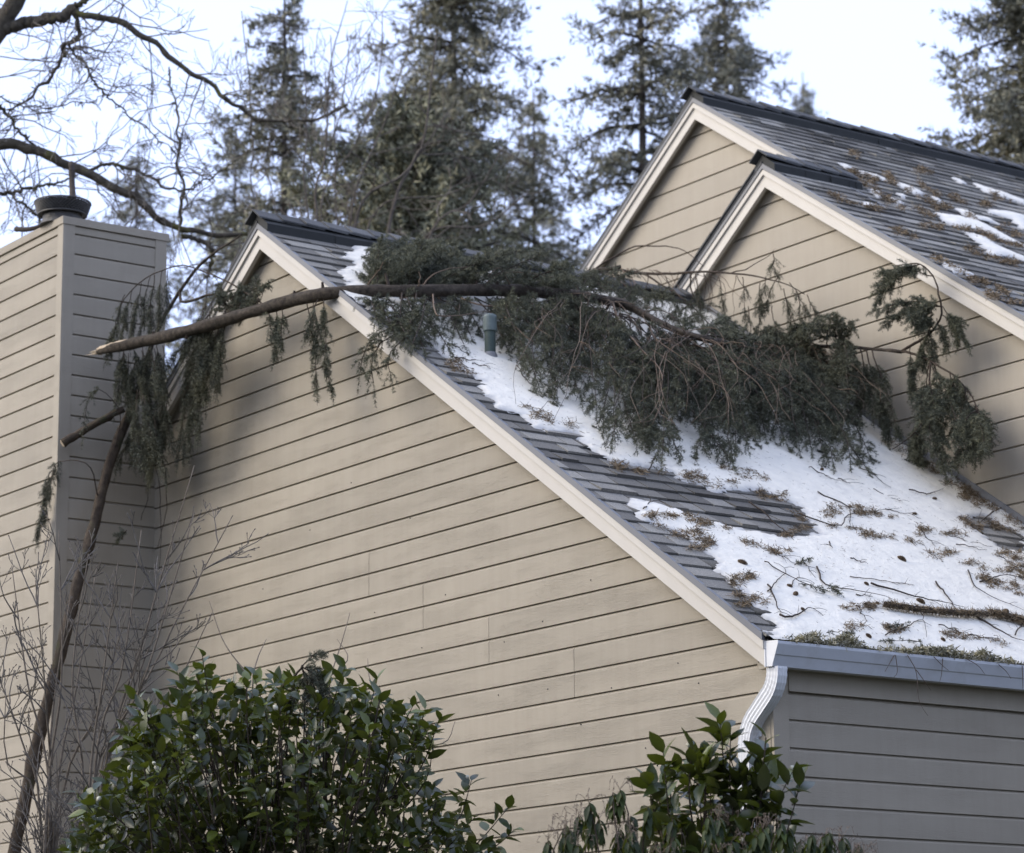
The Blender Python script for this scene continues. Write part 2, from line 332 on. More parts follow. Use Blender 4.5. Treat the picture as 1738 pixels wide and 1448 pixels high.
# ------------------------------------------------------------------ low house: gable wall, side wall, roof
AX, AZ, OV = -6.07, 8.19, 0.12            # apex of the barge boards' lower edge, roof overhang at the gable
LS = 0.71                                  # left slope
house = thing('house', 'beige low house whose gable wall and snowy roof fill the middle', 'house', (-4.0, 2.2, 0))
XL, XE, YB = -7.75, 0.06, 4.40
LEFT_Z = AZ + LS*(XL-AX)
def ext1(z):
    xr = min(-0.107, (AZ+0.10-z)/S1 + AX); xl = max(-7.962, (z-AZ-0.10)/LS + AX); return xl, xr
core = MB(); core.prism_y([(-7.96, 0), (0, 0), (0, AZ+0.1+S1*AX), (AX, AZ+0.1), (-7.96, AZ+0.1+LS*(-7.96-AX))], 0.0, 0.12)
gable = child('gable_wall', core.mesh('gable_wall'), M_core, house)
J = []
for px, pa, pb in ((630, 1012, 933), (722, 1068, 990), (834, 1122, 1045), (979, 1178, 1098), (400, 842, 770), (520, 1000, 960)):
    a, b_ = at_y(px, pa, 0), at_y(px, pb, 0)
    if px > 600: J.append((a[0], a[2]-0.03, b_[2]+0.03))
lev1 = [3.246 + 0.1735*k for k in range(-18, 31)]
side_wall(gable, lambda a, o, z: (a, -o, z), lev1, ext1, M_siding_x, J)
nm_ = MB().tube([(0, -0.0185, 0), (0, -0.0235, 0)], [.0055, .0045], 8).mesh('nail_head'); nm_.materials.append(M_black)
for px, py in ((934, 1170), (1155, 1126), (720, 1100), (925, 1055), (1042, 1168), (1007, 985), (860, 1090), (640, 1040), (530, 900), (760, 1010), (1100, 1270), (990, 1230), (1190, 1160), (700, 880), (450, 1000), (850, 1180), (1120, 1300), (600, 820)):
    o = bpy.data.objects.new('nail_head', nm_); COL.objects.link(o); o.parent = gable; o.location = Vector(at_y(px, py, 0))
core = MB(); core.box(-0.12, 0.0, 0.122, 5.2, 0, 4.07)
sidew = child('side_wall', core.mesh('side_wall'), M_core, house)
side_wall(sidew, lambda a, o, z: (o, a, z), [3.071 + 0.1735*k for k in range(-17, 6)], lambda z: (0.104, 5.2), M_siding_y)
child('corner_board', MB().box(-0.107, 0.0, -0.026, 0.0, 0, 4.12).mesh('corner_board'), M_siding_x, house)
child('corner_board', MB().box(0.0, 0.026, -0.0215, 0.104, 0, 4.05).mesh('corner_board'), M_siding_y, house)
child('frieze_board', MB().box(0.0, 0.032, 0.106, 5.2, 3.945, 4.062).box(0.0, 0.040, 0.106, 5.2, 3.936, 3.9445).mesh('frieze_board'), M_siding_y, house)
child('soffit', MB().box(-0.02, 0.079, -0.09, 5.2, 4.063, 4.082).mesh('soffit'), M_soffit, house)
child('eave_fascia', MB().box(0.060, 0.080, -0.085, 5.2, 4.083, 4.225).mesh('eave_fascia'), M_trim, house)

def rake(parent, ax, az, sl, xend, yf, right=True):
    """barge board, upper trim strip, soffit and drip edge along one sloped gable edge"""
    s = -sl if right else sl
    zb = az + s*(xend-ax)
    bb = MB().beam(ax, az, xend, zb, yf, yf+0.035, 0.0, 0.166)
    child('barge_board', bb.mesh('barge_board'), M_trim, parent)
    child('rake_trim', MB().beam(ax, az, xend, zb, yf-0.018, yf-0.0005, 0.112, 0.165).mesh('rake_trim'), M_trim, parent)
    child('rake_soffit', MB().beam(ax, az, xend, zb, yf+0.036, yf+OV+0.02, 0.05, 0.07).mesh('rake_soffit'), M_soffit, parent)
    child('drip_edge', MB().beam(ax, az, xend, zb, yf-0.026, yf-0.0005, 0.1665, 0.214).mesh('drip_edge'), M_drip, parent)
rake(house, AX, AZ, S1, 0.082, -OV, True)
rake(house, AX, AZ, LS, XL, -OV, False)
# roof slabs
roof = child('roof', MB().beam(AX, AZ, 0.079, AZ-S1*(0.079-AX), -OV+0.031, YB-0.001, 0.072, 0.172).mesh('roof'), M_flash, house)
child('roof_slope', MB().beam(AX, AZ, XL-0.04, AZ+LS*(XL-0.04-AX), -OV-0.03, YB+0.8, 0.207, 0.235).beam(AX, AZ, XL, LEFT_Z, -OV+0.031, YB+0.8, 0.072, 0.2065).mesh('roof_slope'), M_cap, house, kind='stuff')

EXPO, TH = 0.17, 0.015
def unit_shingle():
    t = TH/EXPO; L = 2*EXPO
    top = lambda d: -t*d
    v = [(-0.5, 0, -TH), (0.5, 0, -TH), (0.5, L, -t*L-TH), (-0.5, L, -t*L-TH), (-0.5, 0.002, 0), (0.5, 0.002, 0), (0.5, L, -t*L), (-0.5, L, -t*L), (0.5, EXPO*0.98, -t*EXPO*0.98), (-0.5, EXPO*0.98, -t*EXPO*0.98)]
    return np.array(v), [(0,3,2,1),(4,5,8,9),(9,8,6,7),(0,1,5,4),(1,2,6,5),(2,3,7,6),(3,0,4,7)]      # third face: headlap, painted black as the shade between the tabs
SV, SF = unit_shingle()
def shingle_field(parent, S, Rk, x_eave, x_ridge, y_range, covered, label_part='shingle', most=300, seed=1, y_seen=None):
    """courses of shingles; the ones the photo shows largest are parts, the rest one joined part"""
    g = np.random.default_rng(seed); c = 1/math.hypot(1, S); sn = S*c
    e1 = np.array([0, 1.0, 0]); e2 = np.array([-c, 0, sn]); e3 = np.array([sn, 0, c])
    rows = int((x_eave-x_ridge)/(c*EXPO)); todo = []
    for k in range(rows+1):
        x = x_eave - k*EXPO*c; z = Rk - S*x
        ya, yb = y_range(x); y = ya - (g.random()*0.3 if k else 0)
        while y < yb - 0.03:
            w = g.choice([0.15, 0.20, 0.26, 0.32, 0.38]); y0, y1 = max(y, ya), min(y+w, yb); y += w
            if y1-y0 < 0.04: continue
            jit = g.normal(0, 0.004); lift = g.normal(0, 0.0014)
            o = np.array([x, (y0+y1)/2, z]) + e2*jit + e3*lift
            kt = g.choice([0.55, 0.8, 1.0, 1.0, 1.7]) if y0 > ya+0.01 else 0.9; o = o + e3*TH*(kt-1)*0.75; todo.append((o, y1-y0-0.010, g.normal(0, 0.0025), kt))
    cen = np.array([t[0] for t in todo]) + e2*EXPO/2
    pr = project(cen)
    inside = (pr[:, 0] > -10) & (pr[:, 0] < IMG_W+10) & (pr[:, 1] > -10) & (pr[:, 1] < IMG_H+10)
    cov = covered(cen); order = np.argsort(np.where(inside & ~cov, pr[:, 2], 1e6+pr[:, 2]))
    pick = set(order[:min(most, int((inside & ~cov).sum()))].tolist())
    sm = mesh('shingle', SV, SF); sm.materials.append(M_shingle); sm.materials.append(M_black); sm.polygons[2].material_index = 1; V = []; F = []; nb = 0  # black headlap face: shade between tabs put into the colour
    for i, (o, w, rot, kt) in enumerate(todo):
        B = np.stack([e1*w, e2 + e1*rot, e3*kt], 1)
        if i in pick:
            ob = bpy.data.objects.new('shingle', sm); COL.objects.link(ob); ob.parent = parent
            ob.matrix_local = Matrix([[*B[0], o[0]], [*B[1], o[1]], [*B[2], o[2]], [0, 0, 0, 1]])
        else:
            V.append(o + SV@B.T); F += [tuple(nb+j for j in q) for q in SF]; nb += 10
    if V:
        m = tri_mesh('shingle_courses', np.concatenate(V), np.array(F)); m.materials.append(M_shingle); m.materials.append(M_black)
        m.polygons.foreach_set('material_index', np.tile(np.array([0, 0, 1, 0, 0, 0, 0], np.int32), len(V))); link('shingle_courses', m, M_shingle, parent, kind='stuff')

# ---- snow outlines, traced on the roof planes
SNOW1 = [(595,420),(583,437),(602,446),(573,463),(594,478),(577,497),(600,512),(625,520),(648,533),(690,552),(722,575),(748,600),(778,622),(808,640),(818,662),(848,690),(885,704),(908,724),(978,737),(988,748),(1022,772),(1052,786),(1122,792),(1157,815),(1215,832),(1292,832),(1362,862),(1388,903),(1325,913),(1240,893),(1160,868),(1110,852),(1078,849),(1073,860),(1090,878),(1122,893),(1160,907),(1200,935),(1232,975),(1252,992),(1272,1012),(1292,1040),(1314,1062),(1319,1090)]
def roof_uv(P, S):
    P = np.asarray(P); return np.stack([P[..., 1], -P[..., 0]*math.hypot(1, S)], -1)      # (along the eave, up the slope)
def uv_roof(uv, S, Rk, h):
    c = 1/math.hypot(1, S); x = -uv[..., 1]*c
    P = np.stack([x, uv[..., 0], Rk - S*x], -1); return P + np.asarray(h)[..., None]*np.array([S*c, 0, c])
out1 = [roof_uv(on_roof(*p), S1) for p in SNOW1]
c1 = math.hypot(1, S1)
out1 += [np.array([-0.115, -0.10*c1]), np.array([-0.115, -0.165*c1]), np.array([4.40, -0.165*c1]), np.array([4.40, 6.0*c1]), np.array([0.75, 6.0*c1])]
out1 = np.array(out1)
HOLE1 = np.array([roof_uv(on_roof(*p), S1) for p in [(1636,880),(1668,874),(1700,890),(1738,906),(1745,935),(1700,932)]])
def poly_sd(pts, poly):
    """signed distance, positive inside"""
    A = poly; B = np.roll(poly, -1, 0); d = np.full(len(pts), 1e9); ins = np.zeros(len(pts), bool)
    for a, b in zip(A, B):
        ab = b-a; t = np.clip(((pts-a)@ab)/(ab@ab+1e-12), 0, 1); d = np.minimum(d, np.linalg.norm(pts-(a+t[:, None]*ab), axis=1))
        cr = ((a[1] > pts[:, 1]) != (b[1] > pts[:, 1])); xx = a[0] + (pts[:, 1]-a[1])*(ab[0])/(ab[1] if abs(ab[1]) > 1e-12 else 1e-12)
        ins ^= cr & (pts[:, 0] < xx)
    return np.where(ins, d, -d)
_lat = np.random.default_rng(3).random((256, 256))
def vnoise(p, s):
    q = np.asarray(p)*s; i = np.floor(q).astype(int); f = q-i; f = f*f*(3-2*f)
    a = _lat[i[..., 0] % 256, i[..., 1] % 256]; b = _lat[(i[..., 0]+1) % 256, i[..., 1] % 256]; c = _lat[i[..., 0] % 256, (i[..., 1]+1) % 256]; d = _lat[(i[..., 0]+1) % 256, (i[..., 1]+1) % 256]
    return (a*(1-f[..., 0])+b*f[..., 0])*(1-f[..., 1]) + (c*(1-f[..., 0])+d*f[..., 0])*f[..., 1]
def fbm(p, s): return 0.5*vnoise(p, s) + 0.3*vnoise(p+7.3, s*2.1) + 0.2*vnoise(p+3.1, s*4.7) - 0.5
def snow1_d(uv):
    d = np.minimum(poly_sd(uv, out1), -poly_sd(uv, HOLE1))
    return d + 0.16*fbm(uv, 5.0) + 0.11*fbm(uv*np.array([1.0, 1.6]), 15.0)
def snow_height(uv, d, T): return np.where(d > 0, T*(1-np.exp(-np.maximum(d, 0)/0.10))*(0.75+0.5*fbm(uv, 1.7)+0.5) + 0.006*fbm(uv, 9.0), np.maximum(d*0.6, -0.03))
def snow_sheet(name, S, Rk, lo, hi, step, dfun, T, label):
    us = np.arange(lo[0], hi[0]+step, step); ss = np.arange(lo[1], hi[1]+step, step)
    U, W = np.meshgrid(us, ss, indexing='ij'); uv = np.stack([U.ravel(), W.ravel()], -1)
    d = dfun(uv); P = uv_roof(uv, S, Rk, snow_height(uv, d, T) + 0.002)
    nu, ns = len(us), len(ss); i = np.arange(nu*ns).reshape(nu, ns)
    Q = np.stack([i[:-1, :-1], i[1:, :-1], i[1:, 1:], i[:-1, 1:]], -1).reshape(-1, 4)
    Q = Q[(d[Q] > 0).any(1)]
    if not len(Q): return None
    used = np.unique(Q); rm = np.full(nu*ns, -1); rm[used] = np.arange(len(used))
    m = tri_mesh(name, P[used], rm[Q]); th = m.attributes.new('thin', 'FLOAT', 'POINT'); th.data.foreach_set('value', (0.75*np.exp(-np.maximum(d[used], 0)/0.03)).astype(np.float32)); return link(name, m, M_snow, kind='stuff', label=label, cat='snow', smooth=True)

covered1 = lambda P: (snow1_d(roof_uv(P, S1)) > 0.05) | (P[:, 0] < -5.9)
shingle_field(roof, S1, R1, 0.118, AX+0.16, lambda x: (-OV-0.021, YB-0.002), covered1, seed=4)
snow_sheet('snow_sheet', S1, R1, (-0.13, -0.17*c1), (YB-0.02, 6.05*c1), 0.024, snow1_d, 0.017, 'wide melting sheet of snow on the low roof above the gutter')

def ridge(parent, ax, ztop, y0, y1, sr, sl, cap_mat, seed):
    """black ridge vent with overlapping cap shingles on top"""
    g = np.random.default_rng(seed); W = 0.155
    v = MB(); hv = 0.080
    for s, sl_ in ((1, sr), (-1, sl)):
        n = 14; ys = np.linspace(y0+0.02, y1, n+1)
        for a, b_ in zip(ys[:-1], ys[1:]):
            w = W*(0.96+0.08*g.random())
            z0 = ztop; z1 = ztop - sl_*w
            q = [(ax, a, z0-0.05), (ax+s*w, a, z1-0.045), (ax+s*w, a, z1+hv-0.012), (ax, a, z0+hv)]
            q2 = [(x, b_, z) for x, _, z in q]
            v.add(q+q2, [(0,1,2,3),(7,6,5,4),(0,4,5,1),(1,5,6,2),(2,6,7,3)])
    child('ridge_vent', v.mesh('ridge_vent'), M_black, parent, kind='stuff')
    y = y0-0.03; L = 0.40; st = 0.22; wc = 0.118
    while y < y1 - 0.05:
        t = 0.013; rise0 = hv + 0.016 + g.random()*0.016; rise1 = hv + 0.002
        wob = g.normal(0, 0.006); pts = []
        for yy, rr in ((y, rise0), (min(y+L, y1+0.02), rise1)):
            a = (ax-wc+wob, yy, ztop-sl*wc+rr); b_ = (ax, yy, ztop+rr+0.004); c_ = (ax+wc+wob, yy, ztop-sr*wc+rr)
            pts += [a, b_, c_] + [(p[0], p[1], p[2]+t) for p in (a, b_, c_)]
        f = [(0,1,4,3),(1,2,5,4),(9,10,7,6),(10,11,8,7),(3,4,10,9),(4,5,11,10),(0,6,7,1),(1,7,8,2),(0,3,9,6),(2,8,11,5)]
        child('ridge_cap', mesh('ridge_cap', pts, f), cap_mat, parent); y += st
ridge(house, AX, AZ+0.21, -OV-0.04, 4.38, S1, LS, M_cap, 2)

# step flashing along the wall of the tall house
child('step_flashing', MB().beam(AX+0.2, AZ-S1*0.2, 0.08, AZ-S1*(0.08-AX), YB-0.03, YB-0.004, 0.20, 0.285).mesh('step_flashing'), M_flash, house)

# gutter and downspout
outer = [(0.0815, 4.222), (0.0815, 4.064), (0.140, 4.064), (0.166, 4.128), (0.174, 4.134), (0.200, 4.196), (0.200, 4.214)]
inner = [(0.1965, 4.214), (0.1965, 4.198), (0.171, 4.138), (0.163, 4.131), (0.137, 4.068), (0.0845, 4.068), (0.0845, 4.222)]
gut = child('gutter', MB().prism_y((outer+inner)[::-1], -0.116, 5.2).mesh('gutter'), M_gutter, house)
cap = MB().prism_y([(0.079, 4.066), (0.141, 4.061), (0.203, 4.197), (0.203, 4.217), (0.079, 4.224)], -0.121, -0.1165)
child('end_cap', cap.mesh('end_cap'), M_spout, gut)
child('end_cap_flange', MB().box(0.078, 0.088, -0.127, -0.1215, 4.064, 4.222).mesh('end_cap_flange'), M_spout, gut)
def downspout(path, w, d, name, parent):
    """rectangular pipe with flutes down its broad face and crimps round the elbows"""
    sec = []
    for k in range(9):                       # broad front face with four flutes
        t = -0.5 + k/8; sec.append((t*w, -d/2 + (0.004 if k % 2 else 0.0)))
    for k in range(1, 7):
        t = -0.5 + k/7; sec.append((w/2 - (0.003 if k % 2 else 0), t*d))
    sec += [(w/2, d/2), (-w/2, d/2)]
    for k in range(6, 0, -1):
        t = -0.5 + k/7; sec.append((-w/2 + (0.003 if k % 2 else 0), t*d))
    P = np.array(path); T = np.gradient(P, axis=0); T = unit(T); V = []; n = len(sec)
    for i in range(len(P)):
        t = T[i]; bx = np.array([1.0, 0, 0]); by = np.array([0, 1.0, 0])
        a = unit(bx - t*(bx@t)); b_ = np.cross(t, a); b_ = b_ if b_@by > 0 else -b_
        bend = np.linalg.norm(T[min(i+1, len(P)-1)]-T[max(i-1, 0)])
        k = 1.0 + (0.035 if (i % 2 and bend > 0.06) else 0)
        V += [P[i] + a*x*k + b_*y*k for x, y in sec]
    F = [(i*n+j, i*n+(j+1) % n, (i+1)*n+(j+1) % n, (i+1)*n+j) for i in range(len(P)-1) for j in range(n)]
    return child(name, mesh(name, V, F), M_spout, parent)
dp = []
top = np.array([0.122, -0.066, 4.063]); k1 = np.array([0.122, -0.066, 3.955]); k2 = np.array([-0.175, -0.060, 3.715]); bot = np.array([-0.205, -0.060, 0.15])
def arc(a, b, c, r, n):
    u = unit(a-b); w = unit(c-b); A = b+u*r; B = b+w*r; t = np.linspace(0, 1, n)[:, None]; return (1-t)**2*A + 2*t*(1-t)*b + t**2*B
path = [top, top*0.5+k1*0.5*1 + 0] ; path = [top] + list(arc(top, k1, k2, 0.095, 11)) + list(arc(k1, k2, bot, 0.12, 11)) + [np.array([-0.19, -0.06, 3.3]), bot]
ds = downspout(path, 0.105, 0.075, 'downspout', house)
child('bracket', MB().box(-0.128, -0.085, -0.030, -0.026, 3.66, 3.70).mesh('bracket'), M_spout, ds)
for zz in (3.69, 3.60):
    child('seam_band', MB().box(-0.245+(3.69-zz)*0.01, -0.135, -0.1005, -0.026, zz-0.004, zz).mesh('seam_band'), M_spout, ds)

# plumbing vent through the roof
vb = on_roof(832, 606, 0.0)
vp = MB(); vp.tube([vb+np.array([0, 0, -0.05]), vb+np.array([0, 0, 0.26])], [0.042, 0.042], 16)
vent = child('vent_pipe', vp.mesh('vent_pipe'), M_vent, house, smooth=False)
vc = MB(); vc.tube([vb+np.array([0, 0, z]) for z in (0.20, 0.205, 0.31, 0.325, 0.332)], [0.051, 0.053, 0.053, 0.047, 0.034], 18)
child('vent_cap', vc.mesh('vent_cap'), M_ventcap, vent, smooth=False)
child('vent_boot', MB().tube([vb+np.array([0, 0, z]) for z in (-0.02, 0.02, 0.035)], [0.062, 0.052, 0.044], 16).mesh('vent_boot'), M_flash, vent)

# ------------------------------------------------------------------ tall house behind, two stepped gables
tall = thing('tall_house', 'taller beige house with two stepped gables and grey shingled roof', 'house', (-4.0, 9.0, 0))
A3x, A3z, D3 = -4.945, 9.181, 4.42
A2x = -6.96; A2z = R3 - S3*A2x - 0.22; D2 = 5.30
XR = 1.2
z_r = A3z - S3*(XR-A3x)
c3 = MB().prism_y([(-9.5, 0), (XR-0.1, 0), (XR-0.1, z_r+0.1), (A3x, A3z+0.1), (-6.3, A3z+0.1-LS*(6.3+A3x)*1.0), (-9.5, 5.0)], D3, D3+0.15)
w3 = child('front_gable_wall', c3.mesh('front_gable_wall'), M_core, tall)
lev3 = [5.942 + 0.2235*k for k in range(-10, 16)]
def ext3(z): return max(-6.6, (z-A3z-0.10)/LS + A3x), min(XR-0.1, (A3z+0.10-z)/S3 + A3x)
side_wall(w3, lambda a, o, z: (a, D3-o, z), lev3, ext3, M_siding_s)
c2 = MB().prism_y([(-9.9, 0), (-4.0, 0), (-4.0, A2z+0.1-S3*(-4.0-A2x)), (A2x, A2z+0.1), (-9.9, A2z+0.1-LS*(A2x+9.9))], D2, D2+0.15)
w2 = child('rear_gable_wall', c2.mesh('rear_gable_wall'), M_core, tall)
def ext2(z): return max(-9.9, (z-A2z-0.10)/LS + A2x), min(-4.1, (A2z+0.10-z)/S3 + A2x)
side_wall(w2, lambda a, o, z: (a, D2-o, z), [5.942 + 0.2235*k for k in range(8, 22)], ext2, M_siding_s)
rake(tall, A3x, A3z, S3, XR, D3-OV, True)
rake(tall, A3x, A3z, LS, -6.45, D3-OV, False)
rake(tall, A2x, A2z, S3, -4.3, D2-OV, True)
rake(tall, A2x, A2z, LS, -9.8, D2-OV, False)
troof = MB().beam(A3x, A3z, XR, z_r, D3-OV+0.031, D2-OV+0.03, 0.072, 0.172).beam(A2x, A2z, XR, A2z-S3*(XR-A2x), D2-OV+0.031, 16.0, 0.072, 0.172)
roof3 = child('roof', troof.mesh('roof'), M_flash, tall, kind='stuff')
lsl = MB().beam(A3x, A3z, -6.45, A3z+LS*(-6.45-A3x), D3-OV-0.03, D2, 0.207, 0.235).beam(A3x, A3z, -6.45, A3z+LS*(-6.45-A3x), D3-OV+0.031, D2, 0.072, 0.2065)
lsl.beam(A2x, A2z, -9.85, A2z+LS*(-9.85-A2x), D2-OV-0.03, 16, 0.207, 0.235).beam(A2x, A2z, -9.85, A2z+LS*(-9.85-A2x), D2-OV+0.031, 16, 0.072, 0.2065)
child('roof_slope', lsl.mesh('roof_slope'), M_cap, tall, kind='stuff')
# uneven shingle edge seen along the short left slope
for k in range(7):
    s0 = 0.10 + 0.20*k; x0, x1 = A3x-s0, A3x-s0-0.21
    child('edge_shingle', MB().beam(x0, A3z+LS*(x0-A3x), x1, A3z+LS*(x1-A3x), D3-OV-0.046, D3-OV+0.2, 0.236, 0.250+0.006*(k % 2)).mesh('edge_shingle'), M_cap, tall)
TALLSNOW = [[(890,520),(980,535),(1060,545),(1150,570),(1090,530),(1050,485),(1130,500),(1200,540),(1300,560),(1400,620),(1330,590),(1200,575),(1300,620),(1420,690),(1600,785),(1600,800),(1440,740),(1380,715),(1200,655),(1050,630),(940,585)],
 [(1110,670),(1200,690),(1300,720),(1350,770),(1480,830),(1600,875),(1600,905),(1480,860),(1330,855),(1290,810),(1230,760),(1150,715)],
 [(1300,490),(1400,500),(1500,520),(1600,548),(1600,660),(1540,620),(1480,570),(1400,545),(1320,520)],
 [(1200,290),(1280,320),(1400,350),(1500,390),(1600,424),(1600,450),(1480,410),(1380,385),(1290,365),(1230,330)],
 [(290,190),(400,215),(480,250),(600,280),(700,320),(780,365),(720,375),(640,330),(560,290),(440,250),(330,220)],
 [(115,125),(160,135),(205,162),(180,167)], [(360,335),(420,345),(475,397),(410,388)], [(520,400),(600,430),(592,458),(545,432)],
 [(305,432),(360,440),(415,473),(330,462)], [(1030,243),(1080,258),(1135,290),(1080,278)], [(925,905),(1000,945),(1100,972),(1205,1012),(1150,1018),(1020,980)], [(580,365),(620,372),(660,395),(610,388)], [(860,395),(900,410),(920,435),(880,425)], [(640,0),(700,10),(765,42),(720,30)]]
TALLSNOW = [np.array([roof_uv(on_tall(1400+x*0.2141, 250+y*0.2141), S3) for x, y in q]) for q in TALLSNOW]
def cov3(P):
    uv = roof_uv(P, S3); d = np.max([poly_sd(uv, q) for q in TALLSNOW], 0); return d > 0.06
def yr3(x): return (D3-OV-0.021 if x > A3x+0.10 else D2-OV-0.021), 12.5
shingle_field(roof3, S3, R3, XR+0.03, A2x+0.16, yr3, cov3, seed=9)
ridge(tall, A3x, A3z+0.21, D3-OV-0.04, D2-OV+0.12, S3, LS, M_cap, 5)
ridge(tall, A2x, A2z+0.21, D2-OV-0.04, 13.0, S3, LS, M_cap, 6)
names = ['largest long patch of snow on the tall roof', 'ragged patch of snow just below the largest on the tall roof', 'broad patch of snow cut by the right edge on the tall roof', 'long thin snow streak high on the tall roof at right', 'long snow streak beside the short ridge of the front gable',
 'tiny sliver of snow nearest the end of the short ridge', 'small snow scrap below the short ridge end', 'small snow scrap beside brown needles on the tall roof', 'small snow scrap in brown needles near the front rake', 'thin sliver of snow below the long ridge', 'string of slush along the front rake above the hanging sprig', 'tiny snow scrap in the middle of the tall roof', 'tiny snow scrap left of the largest patch', 'thin snow line right under the long ridge']
for q, nm in zip(TALLSNOW, names):
    lo, hi = q.min(0)-0.08, q.max(0)+0.08
    snow_sheet('snow_patch', S3, R3, lo, hi, 0.02, lambda uv, q=q: poly_sd(uv, q) + 0.012 + 0.09*fbm(uv, 8.0) + 0.04*fbm(uv, 22), 0.018, nm)

# ------------------------------------------------------------------ chimney
CX, CY, CZ = -7.966, -0.92, 8.795
chim = thing('chimney', 'square siding-clad chimney at left with grey shaded side', 'chimney', (-9.2, -0.4, 0))
CXL, CYB = -10.6, 0.05
chw = child('chimney_core', MB().box(CXL, CX, CY, CYB, 0, CZ-0.03).mesh('chimney_core'), M_core, chim)
levc = [8.6613 - 0.1755*k for k in range(0, 50)][::-1] + [8.74]
levc = [z for z in levc if z > 0.05]
side_wall(chw, lambda a, o, z: (a, CY-o, z), levc, lambda z: (CXL+0.09, CX-0.075), M_siding_x)
side_wall(chw, lambda a, o, z: (CX+o, a, z), levc, lambda z: (CY+0.085, CYB-0.11 if z > 6.6 else 0.0), M_siding_y)
child('corner_board', MB().box(CX-0.075, CX+0.026, CY-0.026, CY-0.0005, 0, CZ-0.066).mesh('corner_board'), M_siding_x, chim)
child('corner_board', MB().box(CX+0.0005, CX+0.026, CY, CY+0.085, 0, CZ-0.066).mesh('corner_board'), M_siding_y, chim)
child('corner_board', MB().box(CX+0.0005, CX+0.026, CYB-0.11, CYB, 6.6, CZ-0.066).mesh('corner_board'), M_siding_y, chim)
child('cap_trim', MB().box(CXL, CX+0.034, CY-0.034, CYB+0.02, CZ-0.0655, CZ).mesh('cap_trim'), M_siding_x, chim)
fc = on_plane(106, 362, (0, 0, 1), CZ+0.12); fc[2] = CZ
flue = child('flue_pipe', MB().tube([fc+np.array([0, 0, z]) for z in (0.0, 0.12)], [0.17, 0.17], 20).mesh('flue_pipe'), M_metal, chim)
# flared shroud of expanded mesh round the flue
def shroud(zb, zt, rb, rt):
    b = MB(); n = 46; m = 7; nodes = {}
    def pt(i, j):
        a = 2*math.pi*(i+0.5*(j % 2))/n; t = j/m; r = rb+(rt-rb)*(t**0.8); return fc + np.array([r*math.cos(a), r*math.sin(a), zb+(zt-zb)*t])
    for j in range(m):
        for i in range(n):
            for di in ((0, 1) if j % 2 else (-1, 0)):
                b.tube([pt(i, j), pt((i+di) % n, j+1)], [0.0052, 0.0052], 3, cap=False)
    for z, r in ((zb, rb), (zt, rt)):
        ring = [fc + np.array([r*math.cos(a), r*math.sin(a), z]) for a in np.linspace(0, 2*math.pi, 41)]; b.tube(ring, [0.008]*41, 5)
    return b.mesh('mesh_shroud')
child('mesh_shroud', shroud(0.10, 0.205, 0.205, 0.24), M_metal, flue, kind='stuff')
child('flue_lid', MB().tube([fc+np.array([0, 0, z]) for z in (0.102, 0.198, 0.203)], [0.196, 0.230, 0.06], 28).mesh('flue_lid'), M_metal, flue)
child('flue_storm_collar', MB().tube([fc+np.array([0, 0, z]) for z in (0.001, 0.02, 0.05)], [0.20, 0.19, 0.175], 24).mesh('flue_storm_collar'), M_metal, flue)
